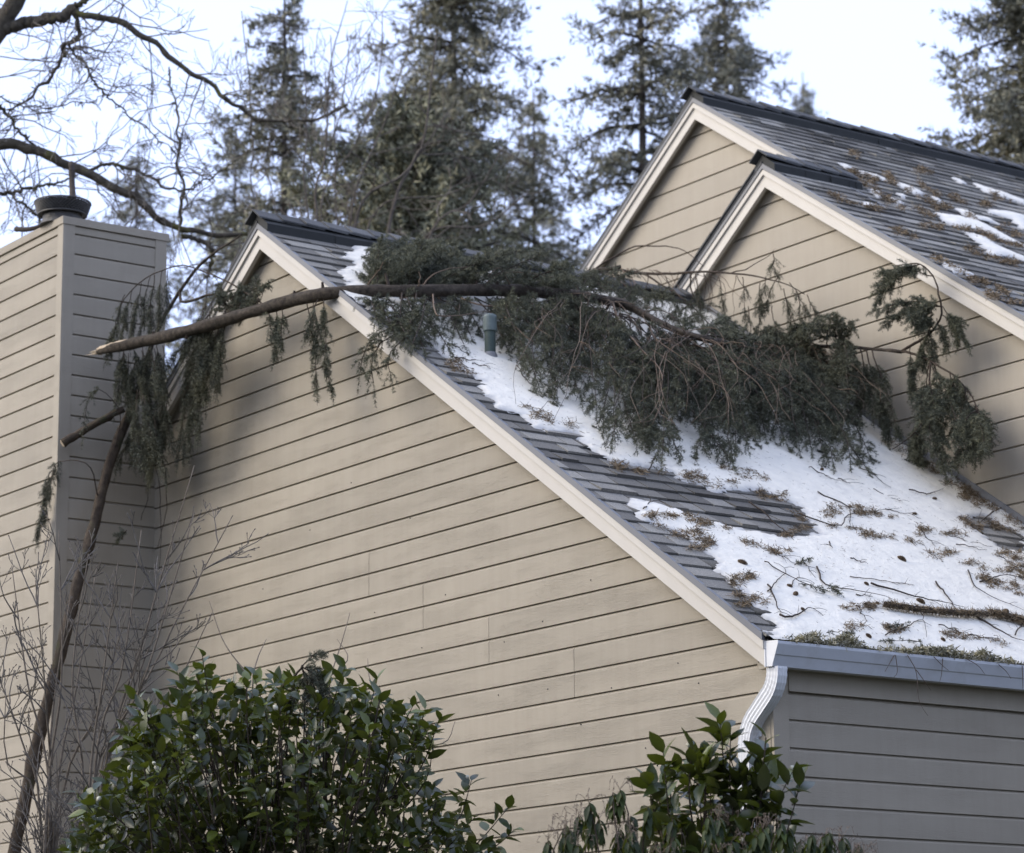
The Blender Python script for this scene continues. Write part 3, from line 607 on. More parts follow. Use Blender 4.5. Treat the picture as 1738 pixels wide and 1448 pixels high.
# ------------------------------------------------------------------ needle engine: twigs as arrays, needles as small triangles
def roof_floor(x, y):
    return np.where((y > -OV-0.05) & (y < YB) & (x < 0.15) & (x > AX), R1 - S1*x, -1e3)
class Spray:
    def __init__(s, seed): s.g = np.random.default_rng(seed); s.P = []; s.D = []; s.L = []; s.G = []; s.B = []
    def twigs(s, P, D, L, G, bare=0.0):
        P, D, L, G = np.asarray(P), unit(D), np.asarray(L), np.asarray(G); s.P.append(P); s.D.append(D); s.L.append(L); s.G.append(G); s.B.append(np.full(len(P), bare))
    def along(s, path, n, L, fwd_, droop, flat=None, t0=0.0, tip=True, spread=1.0, up=0.0):
        """n twigs set along a branch path"""
        path = np.asarray(path); seg = np.linalg.norm(np.diff(path, axis=0), axis=1); cum = np.concatenate([[0], np.cumsum(seg)])
        t = t0 + (1-t0)*np.sort(s.g.random(n)); a = t*cum[-1]; i = np.clip(np.searchsorted(cum, a, 'right')-1, 0, len(seg)-1)
        f = ((a-cum[i])/seg[i])[:, None]; P = path[i]*(1-f) + path[i+1]*f; T = unit(path[i+1]-path[i])
        R = s.g.normal(size=(n, 3)); R[:, 2] *= 0.55; R[:, 2] += up; R = unit(R - T*(R*T).sum(1, keepdims=True))
        D = T*fwd_ + R*spread
        LL = L*(0.55+0.7*s.g.random(n))*(1.0-0.45*t)
        s.twigs(P, D, LL, droop*(0.5+s.g.random(n)))
        if tip: s.twigs(path[-1:], T[-1:], np.array([L*0.8]), np.array([droop]))
    def build(s, per_m, nl, nw, tilt=0.75, floor=True, sub=True, wall_y=None, stem_r=0.0022):
        P = np.concatenate(s.P); D = np.concatenate(s.D); L = np.concatenate(s.L); G = np.concatenate(s.G); g = s.g
        if sub:                                       # each twig carries shorter side twigs
            k = 3; n = len(P); t = 0.15 + 0.7*np.tile((np.arange(k)+0.5)/k, n) + g.normal(0, 0.05, n*k); i = np.repeat(np.arange(n), k)
            Q = P[i] + D[i]*(L[i]*t)[:, None]; Q[:, 2] -= G[i]*L[i]*t*t
            T = D[i]*L[i][:, None]; T[:, 2] -= 2*G[i]*L[i]*t; T = unit(T)
            R = g.normal(size=(n*k, 3)); R = unit(R - T*(R*T).sum(1, keepdims=True))
            P = np.concatenate([P, Q]); D = np.concatenate([D, unit(T*0.75+R*0.65)]); L = np.concatenate([L, L[i]*(0.25+0.25*g.random(n*k))*(1-0.5*t)]); G = np.concatenate([G, G[i]*0.8+0.1])
        def pos(i, t):
            Q = P[i] + D[i]*(L[i]*t)[:, None]; Q[:, 2] -= G[i]*L[i]*t*t
            if floor:
                fl = roof_floor(Q[:, 0], Q[:, 1]) + 0.035; Q[:, 2] = np.where(Q[:, 2] < fl, fl + 0.25*g.random(len(Q))*np.minimum(fl-Q[:, 2], 0.12), Q[:, 2])
            if wall_y is not None: Q[:, 1] = np.minimum(Q[:, 1], wall_y)
            return Q
        cnt = np.maximum((L*per_m).astype(int), 4); i = np.repeat(np.arange(len(P)), cnt); t = 0.06 + 0.94*g.random(len(i))
        Bp = pos(i, t); T = D[i]*L[i][:, None]; T[:, 2] -= 2*G[i]*L[i]*t; T = unit(T)
        R = g.normal(size=Bp.shape); R = unit(R - T*(R*T).sum(1, keepdims=True)); R[:, 2] += 0.15
        Dn = unit(T*tilt + R); ln = nl*(0.7+0.6*g.random(len(i)))*(1.0-0.35*t**3)
        W = unit(np.cross(Dn, g.normal(size=Dn.shape)))*(nw*0.5)
        V = np.stack([Bp-W, Bp+W, Bp+Dn*ln[:, None]], 1).reshape(-1, 3); F = np.arange(len(V)).reshape(-1, 3)
        # stems: three-sided thin tubes in three steps
        n = len(P); ts = np.array([0, 0.5, 1.0]); rings = []
        for q, tt in enumerate(ts):
            C_ = pos(np.arange(n), np.full(n, tt)); T = D*L[:, None]; T[:, 2] -= 2*G*L*tt; T = unit(T)
            a = unit(np.cross(T, np.array([0.3, 0.5, 0.8]))); b_ = np.cross(T, a); r = (stem_r*(1-0.6*tt)*np.clip(L/0.2, 0.5, 1.5))[:, None]
            rings.append(np.stack([C_+a*r, C_-0.5*a*r+0.87*b_*r, C_-0.5*a*r-0.87*b_*r], 1))
        SVv = np.stack(rings, 1).reshape(-1, 3); base = (np.arange(n)*9)[:, None]; quads = []
        for q in range(2):
            for j in range(3): quads.append(base + np.array([[q*3+j, q*3+(j+1) % 3, (q+1)*3+(j+1) % 3, (q+1)*3+j]]))
        return V, F, SVv, np.concatenate(quads)
def add_foliage(sp, parent, mat, stem_mat, per_m=420, nl=0.020, nw=0.0030, name='needle_foliage', **kw):
    V, F, SVv, Q = sp.build(per_m, nl, nw, **kw)
    child(name, tri_mesh(name, V, F), mat, parent, kind='stuff')
    child('twig_stems', tri_mesh('twig_stems', SVv, Q), stem_mat, parent, kind='stuff')
    return len(F)
def limb_mesh(name, path, r0, r1, n=10, lump=0.10, seed=0, flare=None):
    g = np.random.default_rng(seed); path = np.asarray(path); m = len(path); rr = np.linspace(r0, r1, m)*(1+lump*g.normal(0, 1, m).clip(-1.5, 1.5)*0.6)
    v, f = tube_geo(path, rr, n); v = v + g.normal(0, 0.035*r1, v.shape)
    return mesh(name, v, f)
def jitter_path(p, amp, seed):
    g = np.random.default_rng(seed); p = np.asarray(p).copy(); w = g.normal(0, 1, p.shape)
    w = (w + np.roll(w, 1, 0) + np.roll(w, -1, 0))/2; w[0] = 0; p += w*amp; return p

# ------------------------------------------------------------------ the long fallen limb across the roof
mp = [at_y(166, 597, -0.76), at_y(235, 581, -0.66), at_y(300, 567, -0.58), at_y(400, 538, -0.42), at_y(490, 512, -0.28), at_y(560, 498, -0.17),
      at_y(640, 494, 0.12), on_roof(720, 494, 0.16), on_roof(850, 493, 0.26), on_roof(950, 499, 0.31), on_roof(1010, 507, 0.33), on_roof(1062, 517, 0.33),
      on_roof(1105, 540, 0.33), on_roof(1150, 562, 0.36), on_roof(1210, 579, 0.40)]
mp2 = [at_y(1300, 587, 4.02), at_y(1380, 588, 4.08), at_y(1460, 591, 4.12), at_y(1530, 597, 4.14)]
limb_path = smooth_path(mp, 60)
mainL = thing('fallen_limb', 'long bare-barked fir limb lying across the ridge, its broken end at left', 'branch', tuple(mp[0]*0+np.array([-5.5, 0.8, 0])))
rad = np.interp(np.linspace(0, 1, 60), [0, 0.03, 0.1, 0.45, 0.72, 0.8, 0.83, 0.9, 1.0], [0.026, 0.040, 0.047, 0.052, 0.050, 0.047, 0.036, 0.030, 0.021])
g0 = np.random.default_rng(5)
def limb_custom(path, rad, n, seed):
    g = np.random.default_rng(seed); v, f = tube_geo(path, rad*(1+0.055*g.normal(size=len(path))), n); v = v + g.normal(0, 0.0032, v.shape); return mesh('limb', v, f)
child('limb', limb_custom(limb_path, rad, 14, 5), M_bark, mainL, smooth=True)
ext_path = smooth_path([mp[-2], mp[-1]]+mp2, 30)
child('limb', limb_custom(ext_path, np.linspace(0.022, 0.013, 30), 8, 6), M_bark, mainL, smooth=True)
# pale torn wood on the upper side of the broken end
t_ = limb_path[:9]; n_up = np.array([0.35, -0.35, 0.87]); n_up /= np.linalg.norm(n_up)
child('torn_wood', mesh('torn_wood', *tube_geo(smooth_path(t_[:5], 10) + n_up*np.linspace(0.008, 0.036, 10)[:, None] + np.random.default_rng(2).normal(0, .003, (10, 3)), np.array([0.018, 0.030, 0.029, 0.028, 0.027, 0.025, 0.022, 0.018, 0.013, 0.004]), 8)), M_wood, mainL, smooth=True)
gs_ = np.random.default_rng(8)
for k in range(7):                                    # splinters at the break
    p0 = limb_path[0] + gs_.normal(0, .014, 3); d = unit(limb_path[0]-limb_path[2]) + gs_.normal(0, .25, 3); child('splinter', mesh('splinter', *tube_geo([p0-d*.03, p0+d*.03, p0+d*gs_.uniform(.05, .10)], [.007, .005, .0006], 4)), M_wood, mainL)
for tt, ln, dz in ((0.52, 0.10, 0.16), (0.78, 0.05, 0.1), (0.835, 0.05, -0.02), (0.43, 0.05, 0.1), (0.63, 0.04, 0.08), (0.12, .02, .03), (0.2, .025, -.03), (0.27, .03, .05), (0.33, .02, -.02), (0.38, .03, .06), (0.47, .02, -.03), (0.57, .03, -.05), (0.67, .03, .05), (0.72, .02, -.03)):   # snapped stubs and knots
    i = int(tt*59); p = limb_path[i]; d = unit(np.array([g0.normal()*0.3, -0.3, dz/ln]))
    child('stub', mesh('stub', *tube_geo([p, p+d*(0.04+ln*0.5), p+d*(0.045+ln)], [0.017, 0.012, 0.009], 7)), M_branch, mainL)
def branch(parent, ctrl, r0, r1, n=14, mat=None, seed=0, jit=0.006, name='branch'):
    p = jitter_path(smooth_path(ctrl, n), jit, seed); v, f = tube_geo(p, np.linspace(r0, r1, n), 6)
    child(name, mesh(name, v, f), mat or M_branch, parent, smooth=True); return p
sp = Spray(11)
def lp(t): return limb_path[int(np.clip(t, 0, 1)*59)]
def nearest(path, px):
    pr = project(path); return path[np.argmin(abs(pr[:, 0]-px))]
gb = np.random.default_rng(21)
# boughs drooping down the roof from the limb: start pixel on the limb, end pixel on the roof
BOUGHS = []
for k in range(62):
    sx = gb.uniform(850, 1330); ex = sx + gb.normal(60, 90); ey = gb.uniform(590, 785)
    ex = np.clip(ex, 850, 1430); lim = np.interp(ex, [850, 930, 1000, 1060, 1150, 1250, 1320, 1400, 1460], [608, 660, 708, 762, 785, 775, 758, 765, 765]); ey = min(ey, lim)
    BOUGHS.append((sx, ex, ey))
BOUGHS += [(1010, 1045, 735), (1040, 1100, 748), (1080, 1150, 760), (1120, 1210, 755), (1160, 1265, 748), (1200, 1300, 735), (1240, 1400, 760), (1290, 1455, 775), (1300, 1345, 735), (980, 1010, 690), (900, 935, 640), (870, 890, 612), (950, 1000, 665), (1060, 1075, 745), (1260, 1420, 730), (1300, 1412, 785), (1320, 1470, 792), (1330, 1440, 780), (1290, 1395, 770), (1340, 1478, 770), (1310, 1380, 760), (1150, 1180, 770), (1100, 1120, 770), (1200, 1240, 768)] + [(sx, sx+dx, ey) for sx, dx, ey in ((1160, 20, 660), (1185, 60, 700), (1210, 10, 690), (1235, 70, 720), (1260, 30, 670), (1285, 60, 700), (1310, 40, 720), (1330, 80, 690), (1170, 90, 740), (1220, 110, 745), (1120, 60, 720), (1140, 10, 700), (1350, 60, 730), (1320, 10, 660))]
allpath = np.concatenate([limb_path, ext_path])
for k, (sx, ex, ey) in enumerate(BOUGHS):
    a = nearest(allpath, sx); a = a - N1*0.09 + unit(a-CAM)*0.06; hz = 0.04 + 0.10*gb.random()
    e = on_roof(ex, ey, hz) if ey > 600 or ex < 1250 else at_y(ex, ey, 4.1)
    if e[1] > 4.3: e[1] = 4.3 - 0.1*gb.random()
    m_ = a*0.45 + e*0.55; m_ = m_ + N1*(0.10+0.12*gb.random()); q = a*0.8+e*0.2 + N1*(0.06+0.05*gb.random())
    p = branch(mainL, [a, q, m_ + np.array([gb.normal(0, .05), gb.normal(0, .07), 0]), e], 0.007, 0.0025, 12, M_branch, 100+k, .014)
    sp.along(p, 44, 0.21, 0.85, 0.30, t0=0.12 if sx < 1000 else 0.36, spread=0.9)
# upright and backward boughs standing over the ridge behind the limb
for k in range(38):
    sx = gb.uniform(615, 985); a = nearest(limb_path, sx); a = a + unit(a-CAM)*0.16 - np.array([0, 0, .03]); ex = sx + gb.normal(30, 60); ex = np.clip(ex, 630, 960)
    top_ = np.interp(ex, [630, 660, 720, 780, 850, 900, 985], [428, 405, 408, 425, 412, 420, 448]); ey = gb.uniform(top_, 482)
    e = at_y(ex, ey, a[1] + gb.uniform(0.1, 0.8)); m_ = (a+e)/2 + np.array([0, 0, 0.06*gb.random()])
    p = branch(mainL, [a, m_, e], 0.007, 0.0025, 10, M_branch, 300+k)
    sp.along(p, 34, 0.20, 0.9, 0.25, t0=0.1, spread=0.85, up=0.25)
for k in range(30):
    sx = gb.uniform(650, 800); a = nearest(limb_path, sx); a = a + unit(a-CAM)*0.2 - np.array([0, 0, .03]); ex = np.clip(sx+gb.normal(0, 35), 640, 815)
    ey = np.interp(ex, [640, 670, 720, 770, 815], [412, 398, 400, 418, 432]) + gb.uniform(0, 24); e = at_y(ex, ey, a[1]+gb.uniform(.25, .8))
    p = branch(mainL, [a, (a+e)/2+np.array([0, 0, .04]), e], .006, .002, 10, M_branch, 3900+k); sp.along(p, 28, .18, .9, .25, t0=.3, spread=.85, up=.2)
# boughs in front of the limb over the rake and round the vent pipe
for sx, ex, ey, h in ((640, 690, 575, .06), (660, 720, 590, .06), (690, 760, 590, .08), (720, 790, 585, .06), (740, 800, 570, .05), (620, 665, 560, .05), (610, 640, 545, .06), (700, 735, 560, .1), (760, 815, 560, .08), (800, 860, 590, .08), (830, 880, 600, .08), (680, 700, 540, .1), (780, 770, 560, .1), (840, 850, 560, .12), (810, 880, 575, .12), (730, 700, 585, .08)):
    a = nearest(limb_path, sx); a = a - N1*.06 + unit(a-CAM)*.06; e = on_roof(ex, ey, h); p = branch(mainL, [a, (a+e)/2+N1*0.06, e], 0.007, 0.003, 10, M_branch, sx)
    sp.along(p, 22, 0.18, 0.9, 0.35, t0=0.2, spread=0.95)
# sprays hanging in front of the gable wall from the limb
def hang(px0, py0, px1, py1, y0, y1, n, L, droop=0.5, r=0.005, bend=0.0, t0=0.15, sp_=None, parent=None, spread=0.55, seed=None):
    a = at_y(px0, py0, y0); e = at_y(px1, py1, y1); m_ = (a+e)/2 + np.array([bend, 0, 0.02])
    p = branch(parent or mainL, [a, m_, e], r, 0.002, 12, M_branch, seed or int(px0*7+py0))
    (sp_ or sp).along(p, n, L, 1.0, droop, t0=t0, spread=spread); return p
hang(470, 520, 468, 605, -.30, -.34, 34, .12); hang(480, 520, 476, 585, -.30, -.36, 22, .11); hang(455, 522, 462, 570, -.3, -.4, 18, .1)
hang(520, 508, 540, 660, -.24, -.30, 40, .12); hang(530, 505, 563, 665, -.22, -.28, 44, .12); hang(548, 503, 556, 610, -.2, -.3, 30, .12); hang(540, 508, 520, 570, -.24, -.34, 20, .1)
p = branch(mainL, [nearest(limb_path, 700), on_roof(690, 560, .07), at_y(655, 572, -.2), at_y(632, 610, -.3), at_y(634, 650, -.33)], 0.008, 0.003, 14, M_branch, 9); sp.along(p, 60, .17, .9, .5, t0=.3)
p = branch(mainL, [nearest(limb_path, 690), on_roof(675, 550, .07), at_y(640, 568, -.2), at_y(618, 600, -.3), at_y(612, 632, -.33)], 0.008, 0.003, 14, M_branch, 10); sp.along(p, 44, .15, .9, .5, t0=.3)
p = branch(mainL, [nearest(limb_path, 710), on_roof(690, 570, .07), at_y(668, 588, -.2), at_y(658, 620, -.28), at_y(662, 638, -.3)], 0.007, 0.003, 14, M_branch, 12); sp.along(p, 40, .14, .9, .5, t0=.3)
# right end: one arm curls up under the tall rake, the other hangs against the wall
arm1 = branch(mainL, [mp2[-1], at_y(1570, 572, 4.12), at_y(1594, 545, 4.1), at_y(1598, 515, 4.08), at_y(1585, 470, 4.05), at_y(1560, 447, 4.0), at_y(1520, 452, 3.98)], 0.013, 0.004, 26, M_branch, 31)
for (ax_, bx, by, dd, n) in ((4, 1500, 465, 3.98, 22), (5, 1490, 490, 3.95, 22), (6, 1490, 510, 3.92, 26), (3, 1510, 545, 3.95, 30), (3, 1490, 525, 3.9, 26), (3, 1550, 540, 3.9, 30), (2, 1560, 555, 3.95, 26)):
    a = arm1[[0, 0, 8, 12, 17, 20, 22][ax_]]; e = at_y(bx, by, dd); p = branch(mainL, [a, (a+e)/2+np.array([0, 0, .05]), e], .005, .002, 9, M_branch, 40+ax_*9+by); sp.along(p, int(n*2.2), .14, .8, .25, t0=.1, spread=.85)
for x0, y0, x1, y1 in ((1600, 520, 1640, 585), (1598, 530, 1625, 575), (1590, 540, 1605, 590), (1575, 560, 1585, 615), (1560, 575, 1570, 625), (1610, 535, 1630, 560), (1585, 545, 1560, 610), (1545, 590, 1548, 670), (1560, 600, 1545, 660)):
    hang(x0, y0, x1, y1, 4.05, 4.12, 32, .11, .4, .004)
arm2 = branch(mainL, [mp2[-1], at_y(1575, 610, 4.1), at_y(1620, 640, 4.06), at_y(1650, 675, 4.02), at_y(1670, 730, 3.98)], 0.012, 0.004, 22, M_branch, 33)
arm3 = branch(mainL, [arm2[6], at_y(1578, 640, 4.05), at_y(1577, 690, 4.0), at_y(1560, 725, 3.95), at_y(1515, 765, 3.9)], 0.009, 0.004, 20, M_branch, 34)
for k in range(30):
    src = arm2[gb.integers(6, 22)] if k % 3 else arm3[gb.integers(4, 18)]
    pr = project(src); ex = np.clip(pr[0] + gb.normal(0, 28), 1560, 1668); ey = gb.uniform(690, np.interp(ex, [1560, 1600, 1640, 1670], [770, 805, 800, 770])); ey = max(ey - 60*gb.random()**2, min(pr[1]+30, 800))
    e = at_y(ex, ey, 4.0 + gb.uniform(-.28, .18)); p = branch(mainL, [src, (src+e)/2+np.array([0, 0, .05]), e], .005, .002, 9, M_branch, 700+k); sp.along(p, 36, .15, .9, .4, t0=.15, spread=.8)
for x0, y0, x1, y1, n in ((1460, 592, 1480, 700, 30), (1470, 592, 1500, 720, 34), (1480, 594, 1525, 735, 34), (1450, 592, 1455, 690, 28), (1475, 640, 1450, 720, 24), (1490, 660, 1510, 745, 26), (1440, 600, 1440, 700, 22)):
    hang(x0, y0, x1, y1, 4.1, 4.02, int(n*1.4), .15, .4, .006)
# upper thin limb in front of the stepped gables
up1 = branch(mainL, [at_y(930, 505, 3.2), at_y(985, 472, 3.3), at_y(1015, 460, 3.4), at_y(1053, 453, 3.5)], 0.024, 0.017, 14, M_bark, 51)
up2 = branch(mainL, [at_y(1040, 455, 3.5), at_y(1075, 463, 3.55), at_y(1110, 467, 3.6), at_y(1170, 463, 3.7), at_y(1240, 464, 3.8), at_y(1320, 478, 3.95), at_y(1365, 500, 4.05)], 0.015, 0.004, 24, M_branch, 52)
up3 = branch(mainL, [at_y(1000, 466, 3.4), at_y(1040, 437, 3.5), at_y(1085, 418, 3.6), at_y(1130, 416, 3.65), at_y(1165, 428, 3.7), at_y(1195, 455, 3.75)], 0.009, 0.003, 20, M_branch, 53)
up4 = branch(mainL, [up2[4], at_y(1150, 500, 3.6), at_y(1200, 545, 3.65), at_y(1250, 575, 3.7)], 0.010, 0.004, 16, M_branch, 54)
up5 = branch(mainL, [up2[10], at_y(1175, 500, 3.7), at_y(1230, 548, 3.8)], 0.008, 0.003, 14, M_branch, 55)
up6 = branch(mainL, [at_y(1240, 464, 3.85), at_y(1275, 452, 3.95), at_y(1300, 438, 4.0), at_y(1313, 425, 4.02)], 0.006, 0.002, 12, M_branch, 56)
sp2 = Spray(12)
for x0, y0, x1, y1, n in ((1312, 430, 1318, 470, 16), (1300, 470, 1290, 530, 26), (1320, 470, 1300, 520, 20), (1290, 480, 1285, 580, 24), (1330, 490, 1345, 570, 24), (1355, 500, 1360, 575, 24), (1340, 480, 1370, 530, 18), (1260, 470, 1265, 540, 18), (1220, 470, 1235, 560, 22), (1180, 470, 1190, 540, 18), (1130, 470, 1150, 540, 20), (1100, 470, 1095, 520, 18), (1155, 500, 1140, 560, 18), (1370, 500, 1390, 560, 18), (1310, 520, 1320, 600, 26), (1270, 520, 1275, 600, 26), (1345, 530, 1335, 610, 26)):
    hang(x0, y0, x1, y1, 3.95 if x0 > 1200 else 3.6, 4.0 if x0 > 1200 else 3.6, n, .12, .3, .004, sp_=sp2)
# broken boughs heaped along the ridge between the two limbs
for k in range(26):
    x0 = gb.uniform(985, 1170); y0 = np.interp(x0, [985, 1060, 1170], [480, 500, 540]) + gb.normal(0, 10); x1 = x0+gb.normal(25, 40); y1 = y0+gb.uniform(-35, 30)
    a, e = on_roof(x0, y0, .12), on_roof(np.clip(x1, 980, 1210), max(y1, 462), .2+.1*gb.random())
    a[1], e[1] = min(a[1], 4.25), min(e[1], 4.25)
    p = branch(mainL, [a, (a+e)/2+np.array([gb.normal(0, .04), 0, .05]), e], .006, .002, 9, M_branch, 3300+k, .01); sp2.along(p, 20, .16, .9, .2, t0=.1, spread=.9)
for k in range(34):
    x0 = gb.uniform(960, 1260); y0 = np.interp(x0, [960, 1060, 1260], [470, 455, 468]); x1 = x0+gb.normal(10, 35); y1 = y0+gb.uniform(25, 85); yy = np.interp(x0, [960, 1260], [3.3, 3.9])
    branch(mainL, [at_y(x0, y0, yy), at_y((x0+x1)/2+gb.normal(0, 8), (y0+y1)/2-6, yy), at_y(x1, y1, yy-.03)], .0034, .0013, 10, M_branch if k % 2 else M_tan, 3500+k, .008, 'bare_twig')
# dense clumps between the long limb and the wall
for k in range(30):
    sx = gb.uniform(1200, 1440); a = nearest(ext_path, sx); ex = sx + gb.normal(10, 40); ey = gb.uniform(530, 720); ex = np.clip(ex, 1190, 1440)
    e = at_y(ex, ey, gb.uniform(3.7, 4.25)); fl = roof_floor(e[0], e[1]); e[2] = max(e[2], fl+.06); p = branch(mainL, [a, (a+e)/2+np.array([0, 0, .07]), e], .006, .002, 10, M_branch, 800+k); sp.along(p, 26, .18, .9, .35, t0=.15, spread=.8)
# bare tan twigs hanging from the limb
for k in range(58):
    sx = gb.uniform(930, 1380); a = nearest(allpath, sx); ex = sx + gb.normal(15, 85); ey = project(a)[1] + 35 + 190*gb.random()**1.5
    e = on_roof(ex, min(ey, 720), 0.32+0.18*gb.random())
    if e[1] > 4.2: e[1] = 4.2
    q = a*0.6+e*0.4 + np.array([gb.normal(0, .09), gb.normal(0, .09), 0.06+0.08*gb.random()]); q2 = a*.25+e*.75+np.array([gb.normal(0, .11), gb.normal(0, .11), gb.normal(0, .04)])
    p = branch(mainL, [a, q, q2, e], 0.0034, 0.0013, 14, M_tan if k % 3 else M_branch, 900+k, 0.012, 'bare_twig')
    for j in range(2):
        b0 = p[gb.integers(4, 10)]; b1 = b0 + np.array([gb.normal(0, .10), gb.normal(0, .10), -gb.uniform(.03, .20)]); branch(mainL, [b0, (b0+b1)/2+gb.normal(0, .02, 3), b1], .003, .0012, 7, M_tan, 2000+k*3+j, .003, 'bare_twig')
big = branch(mainL, [nearest(limb_path, 1048), on_roof(1052, 545, .35), on_roof(1085, 590, .4), on_roof(1118, 620, .4), on_roof(1124, 645, .38)], 0.011, 0.005, 18, M_tan, 77, .005, 'bare_twig')
for (x0, y0), (x1, y1), (x2, y2) in (((700, 494), (745, 462), (800, 452)), ((800, 490), (860, 462), (940, 470)), ((735, 500), (745, 535), (830, 528)), ((780, 505), (830, 520), (900, 510)), ((610, 500), (640, 465), (650, 445)), ((860, 430), (850, 455), (825, 470)), ((712, 490), (712, 478), (711, 462)), ((900, 500), (960, 520), (985, 560)), ((850, 530), (880, 560), (905, 580))):
    q = [on_roof(x0, y0, .2), on_roof(x1, y1, .25), on_roof(x2, y2, .25)] if y1 > 500 else [nearest(limb_path, x0), at_y(x1, y1, nearest(limb_path, x1)[1]-.02), at_y(x2, y2, nearest(limb_path, x2)[1]-.02)]
    branch(mainL, q, .007, .003, 16, M_tan, int(x0+y1), .004, 'bare_twig')
nt = add_foliage(sp, mainL, M_needle, M_branch, per_m=360, nl=0.028, nw=0.0046, wall_y=4.36)
nt += add_foliage(sp2, mainL, M_needle, M_branch, per_m=300, nl=0.022, nw=0.0036, wall_y=4.36)

# ------------------------------------------------------------------ second limb leaning in the corner by the chimney
lean = thing('leaning_limb', 'broken fir limb leaning in the corner between chimney and gable', 'branch', tuple(at_y(30, 1448, -1.4)*np.array([1, 1, 0])))
lpts = [at_y(252, 615, -.36), at_y(236, 665, -.42), at_y(208, 728, -.52), at_y(182, 800, -.64), at_y(160, 890, -.78), at_y(130, 1000, -.98), at_y(104, 1105, -1.12), at_y(72, 1225, -1.25), at_y(44, 1350, -1.36), at_y(25, 1440, -1.42)]
lean_path = smooth_path(lpts, 44)
lean_path = np.concatenate([lean_path, [lean_path[-1]+(lean_path[-1]-lean_path[-4])*k for k in (1.5, 4)]])
child('limb', limb_custom(lean_path, np.linspace(0.036, 0.058, 46), 12, 8), M_bark_lean, lean, smooth=True)
stub = smooth_path([at_y(210, 694, -.55), at_y(170, 715, -.72), at_y(140, 732, -.82), at_y(106, 753, -.97)], 14)
child('broken_stub', limb_custom(stub, np.linspace(.028, .035, 14), 10, 9), M_bark_lean, lean, smooth=True)
d_ = unit(stub[-1]-stub[-2]); child('cut_face', mesh('cut_face', *tube_geo([stub[-1]-d_*.002, stub[-1]+d_*.004], [.032, .030], 10)), M_wood, lean)
l2 = branch(lean, [at_y(250, 620, -.36), at_y(266, 563, -.30), at_y(288, 522, -.24), at_y(312, 485, -.2), at_y(350, 440, -.16), at_y(412, 398, -.15)], .024, .006, 20, M_bark, 61)
l3 = branch(lean, [l2[8], at_y(312, 512, -.2), at_y(345, 505, -.2), at_y(400, 492, -.25)], .014, .006, 12, M_bark, 62)
arch = branch(lean, [at_y(448, 520, -.36), at_y(400, 487, -.34), at_y(345, 461, -.36), at_y(300, 452, -.40), at_y(250, 472, -.50), at_y(212, 506, -.58), at_y(198, 545, -.62)], .008, .004, 26, M_branch, 63)
sp3 = Spray(13); gl = np.random.default_rng(33)
for x0, y0, x1, y1, yy, n in ((212, 500, 188, 585, -.62, 34), (225, 490, 205, 580, -.6, 36), (240, 480, 222, 575, -.58, 36), (262, 466, 252, 590, -.5, 40), (275, 460, 268, 560, -.48, 36), (255, 470, 240, 560, -.52, 30), (285, 458, 280, 540, -.44, 26), (198, 540, 186, 600, -.64, 24)):
    hang(x0, y0, x1, y1, yy, yy-.03, n, .13, .6, .004, sp_=sp3, parent=lean, spread=.4)
for k in range(54):                                    # three dense hanging clumps in the corner
    q = k % 3
    if q == 0: x0 = gl.uniform(205, 285); y0 = gl.uniform(575, 610); x1 = x0+gl.normal(0, 12); y1 = y0+gl.uniform(50, 120)
    elif q == 1: x0 = gl.uniform(325, 388); y0 = gl.uniform(515, 585); x1 = x0+gl.normal(-22, 12); y1 = y0+gl.uniform(50, 110)
    else: x0 = gl.uniform(222, 285); y0 = gl.uniform(660, 715); x1 = x0+gl.normal(0, 12); y1 = y0+gl.uniform(50, 105)
    yy = gl.uniform(-.5, -.22) - (0.08 if x0 < 260 else 0); hang(x0, y0, x1, y1, yy, yy-.04, 30, .14, .6, .004, sp_=sp3, parent=lean, spread=.5, seed=4000+k)
for x0, y0, x1, y1, n in ((330, 610, 318, 760, 50), (345, 600, 310, 770, 50), (325, 640, 300, 775, 40), (340, 600, 335, 740, 44), (372, 560, 372, 640, 30), (355, 570, 350, 680, 36), (365, 560, 366, 655, 26), (250, 700, 245, 790, 40), (265, 700, 255, 800, 40), (230, 700, 228, 780, 34), (240, 720, 262, 770, 30), (275, 690, 262, 780, 34), (210, 620, 195, 680, 26), (205, 640, 185, 665, 18)):
    hang(x0, y0, x1, y1, -.34, -.36, n, .14, .5, .004, sp_=sp3, parent=lean, spread=.45, seed=5000+int(x0*3+y1))
for k in range(26):
    x0 = gl.uniform(370, 450); y0 = gl.uniform(505, 530); x1 = x0+gl.normal(-10, 18); y1 = gl.uniform(470, 545); hang(x0, y0, x1, y1, -.36, -.34, 16, .1, .3, .003, sp_=sp3, parent=lean, spread=.6, seed=5600+k)
cu = branch(lean, [lean_path[9], at_y(205, 705, -.6), at_y(170, 662, -.78), at_y(150, 680, -.85), at_y(140, 740, -.9)], .005, .002, 16, M_branch, 64); sp3.along(cu, 22, .1, 1, .5, t0=.55)
cu = branch(lean, [lean_path[13], at_y(150, 790, -.9), at_y(110, 782, -1.0), at_y(88, 800, -1.02), at_y(68, 900, -1.03)], .006, .002, 18, M_branch, 65); sp3.along(cu, 40, .13, 1, .5, t0=.5)
hang(92, 800, 62, 915, -1.02, -1.04, 44, .11, .5, .004, sp_=sp3, parent=lean, seed=71); hang(85, 800, 75, 850, -1.02, -1.04, 26, .11, .5, .004, sp_=sp3, parent=lean, seed=72)
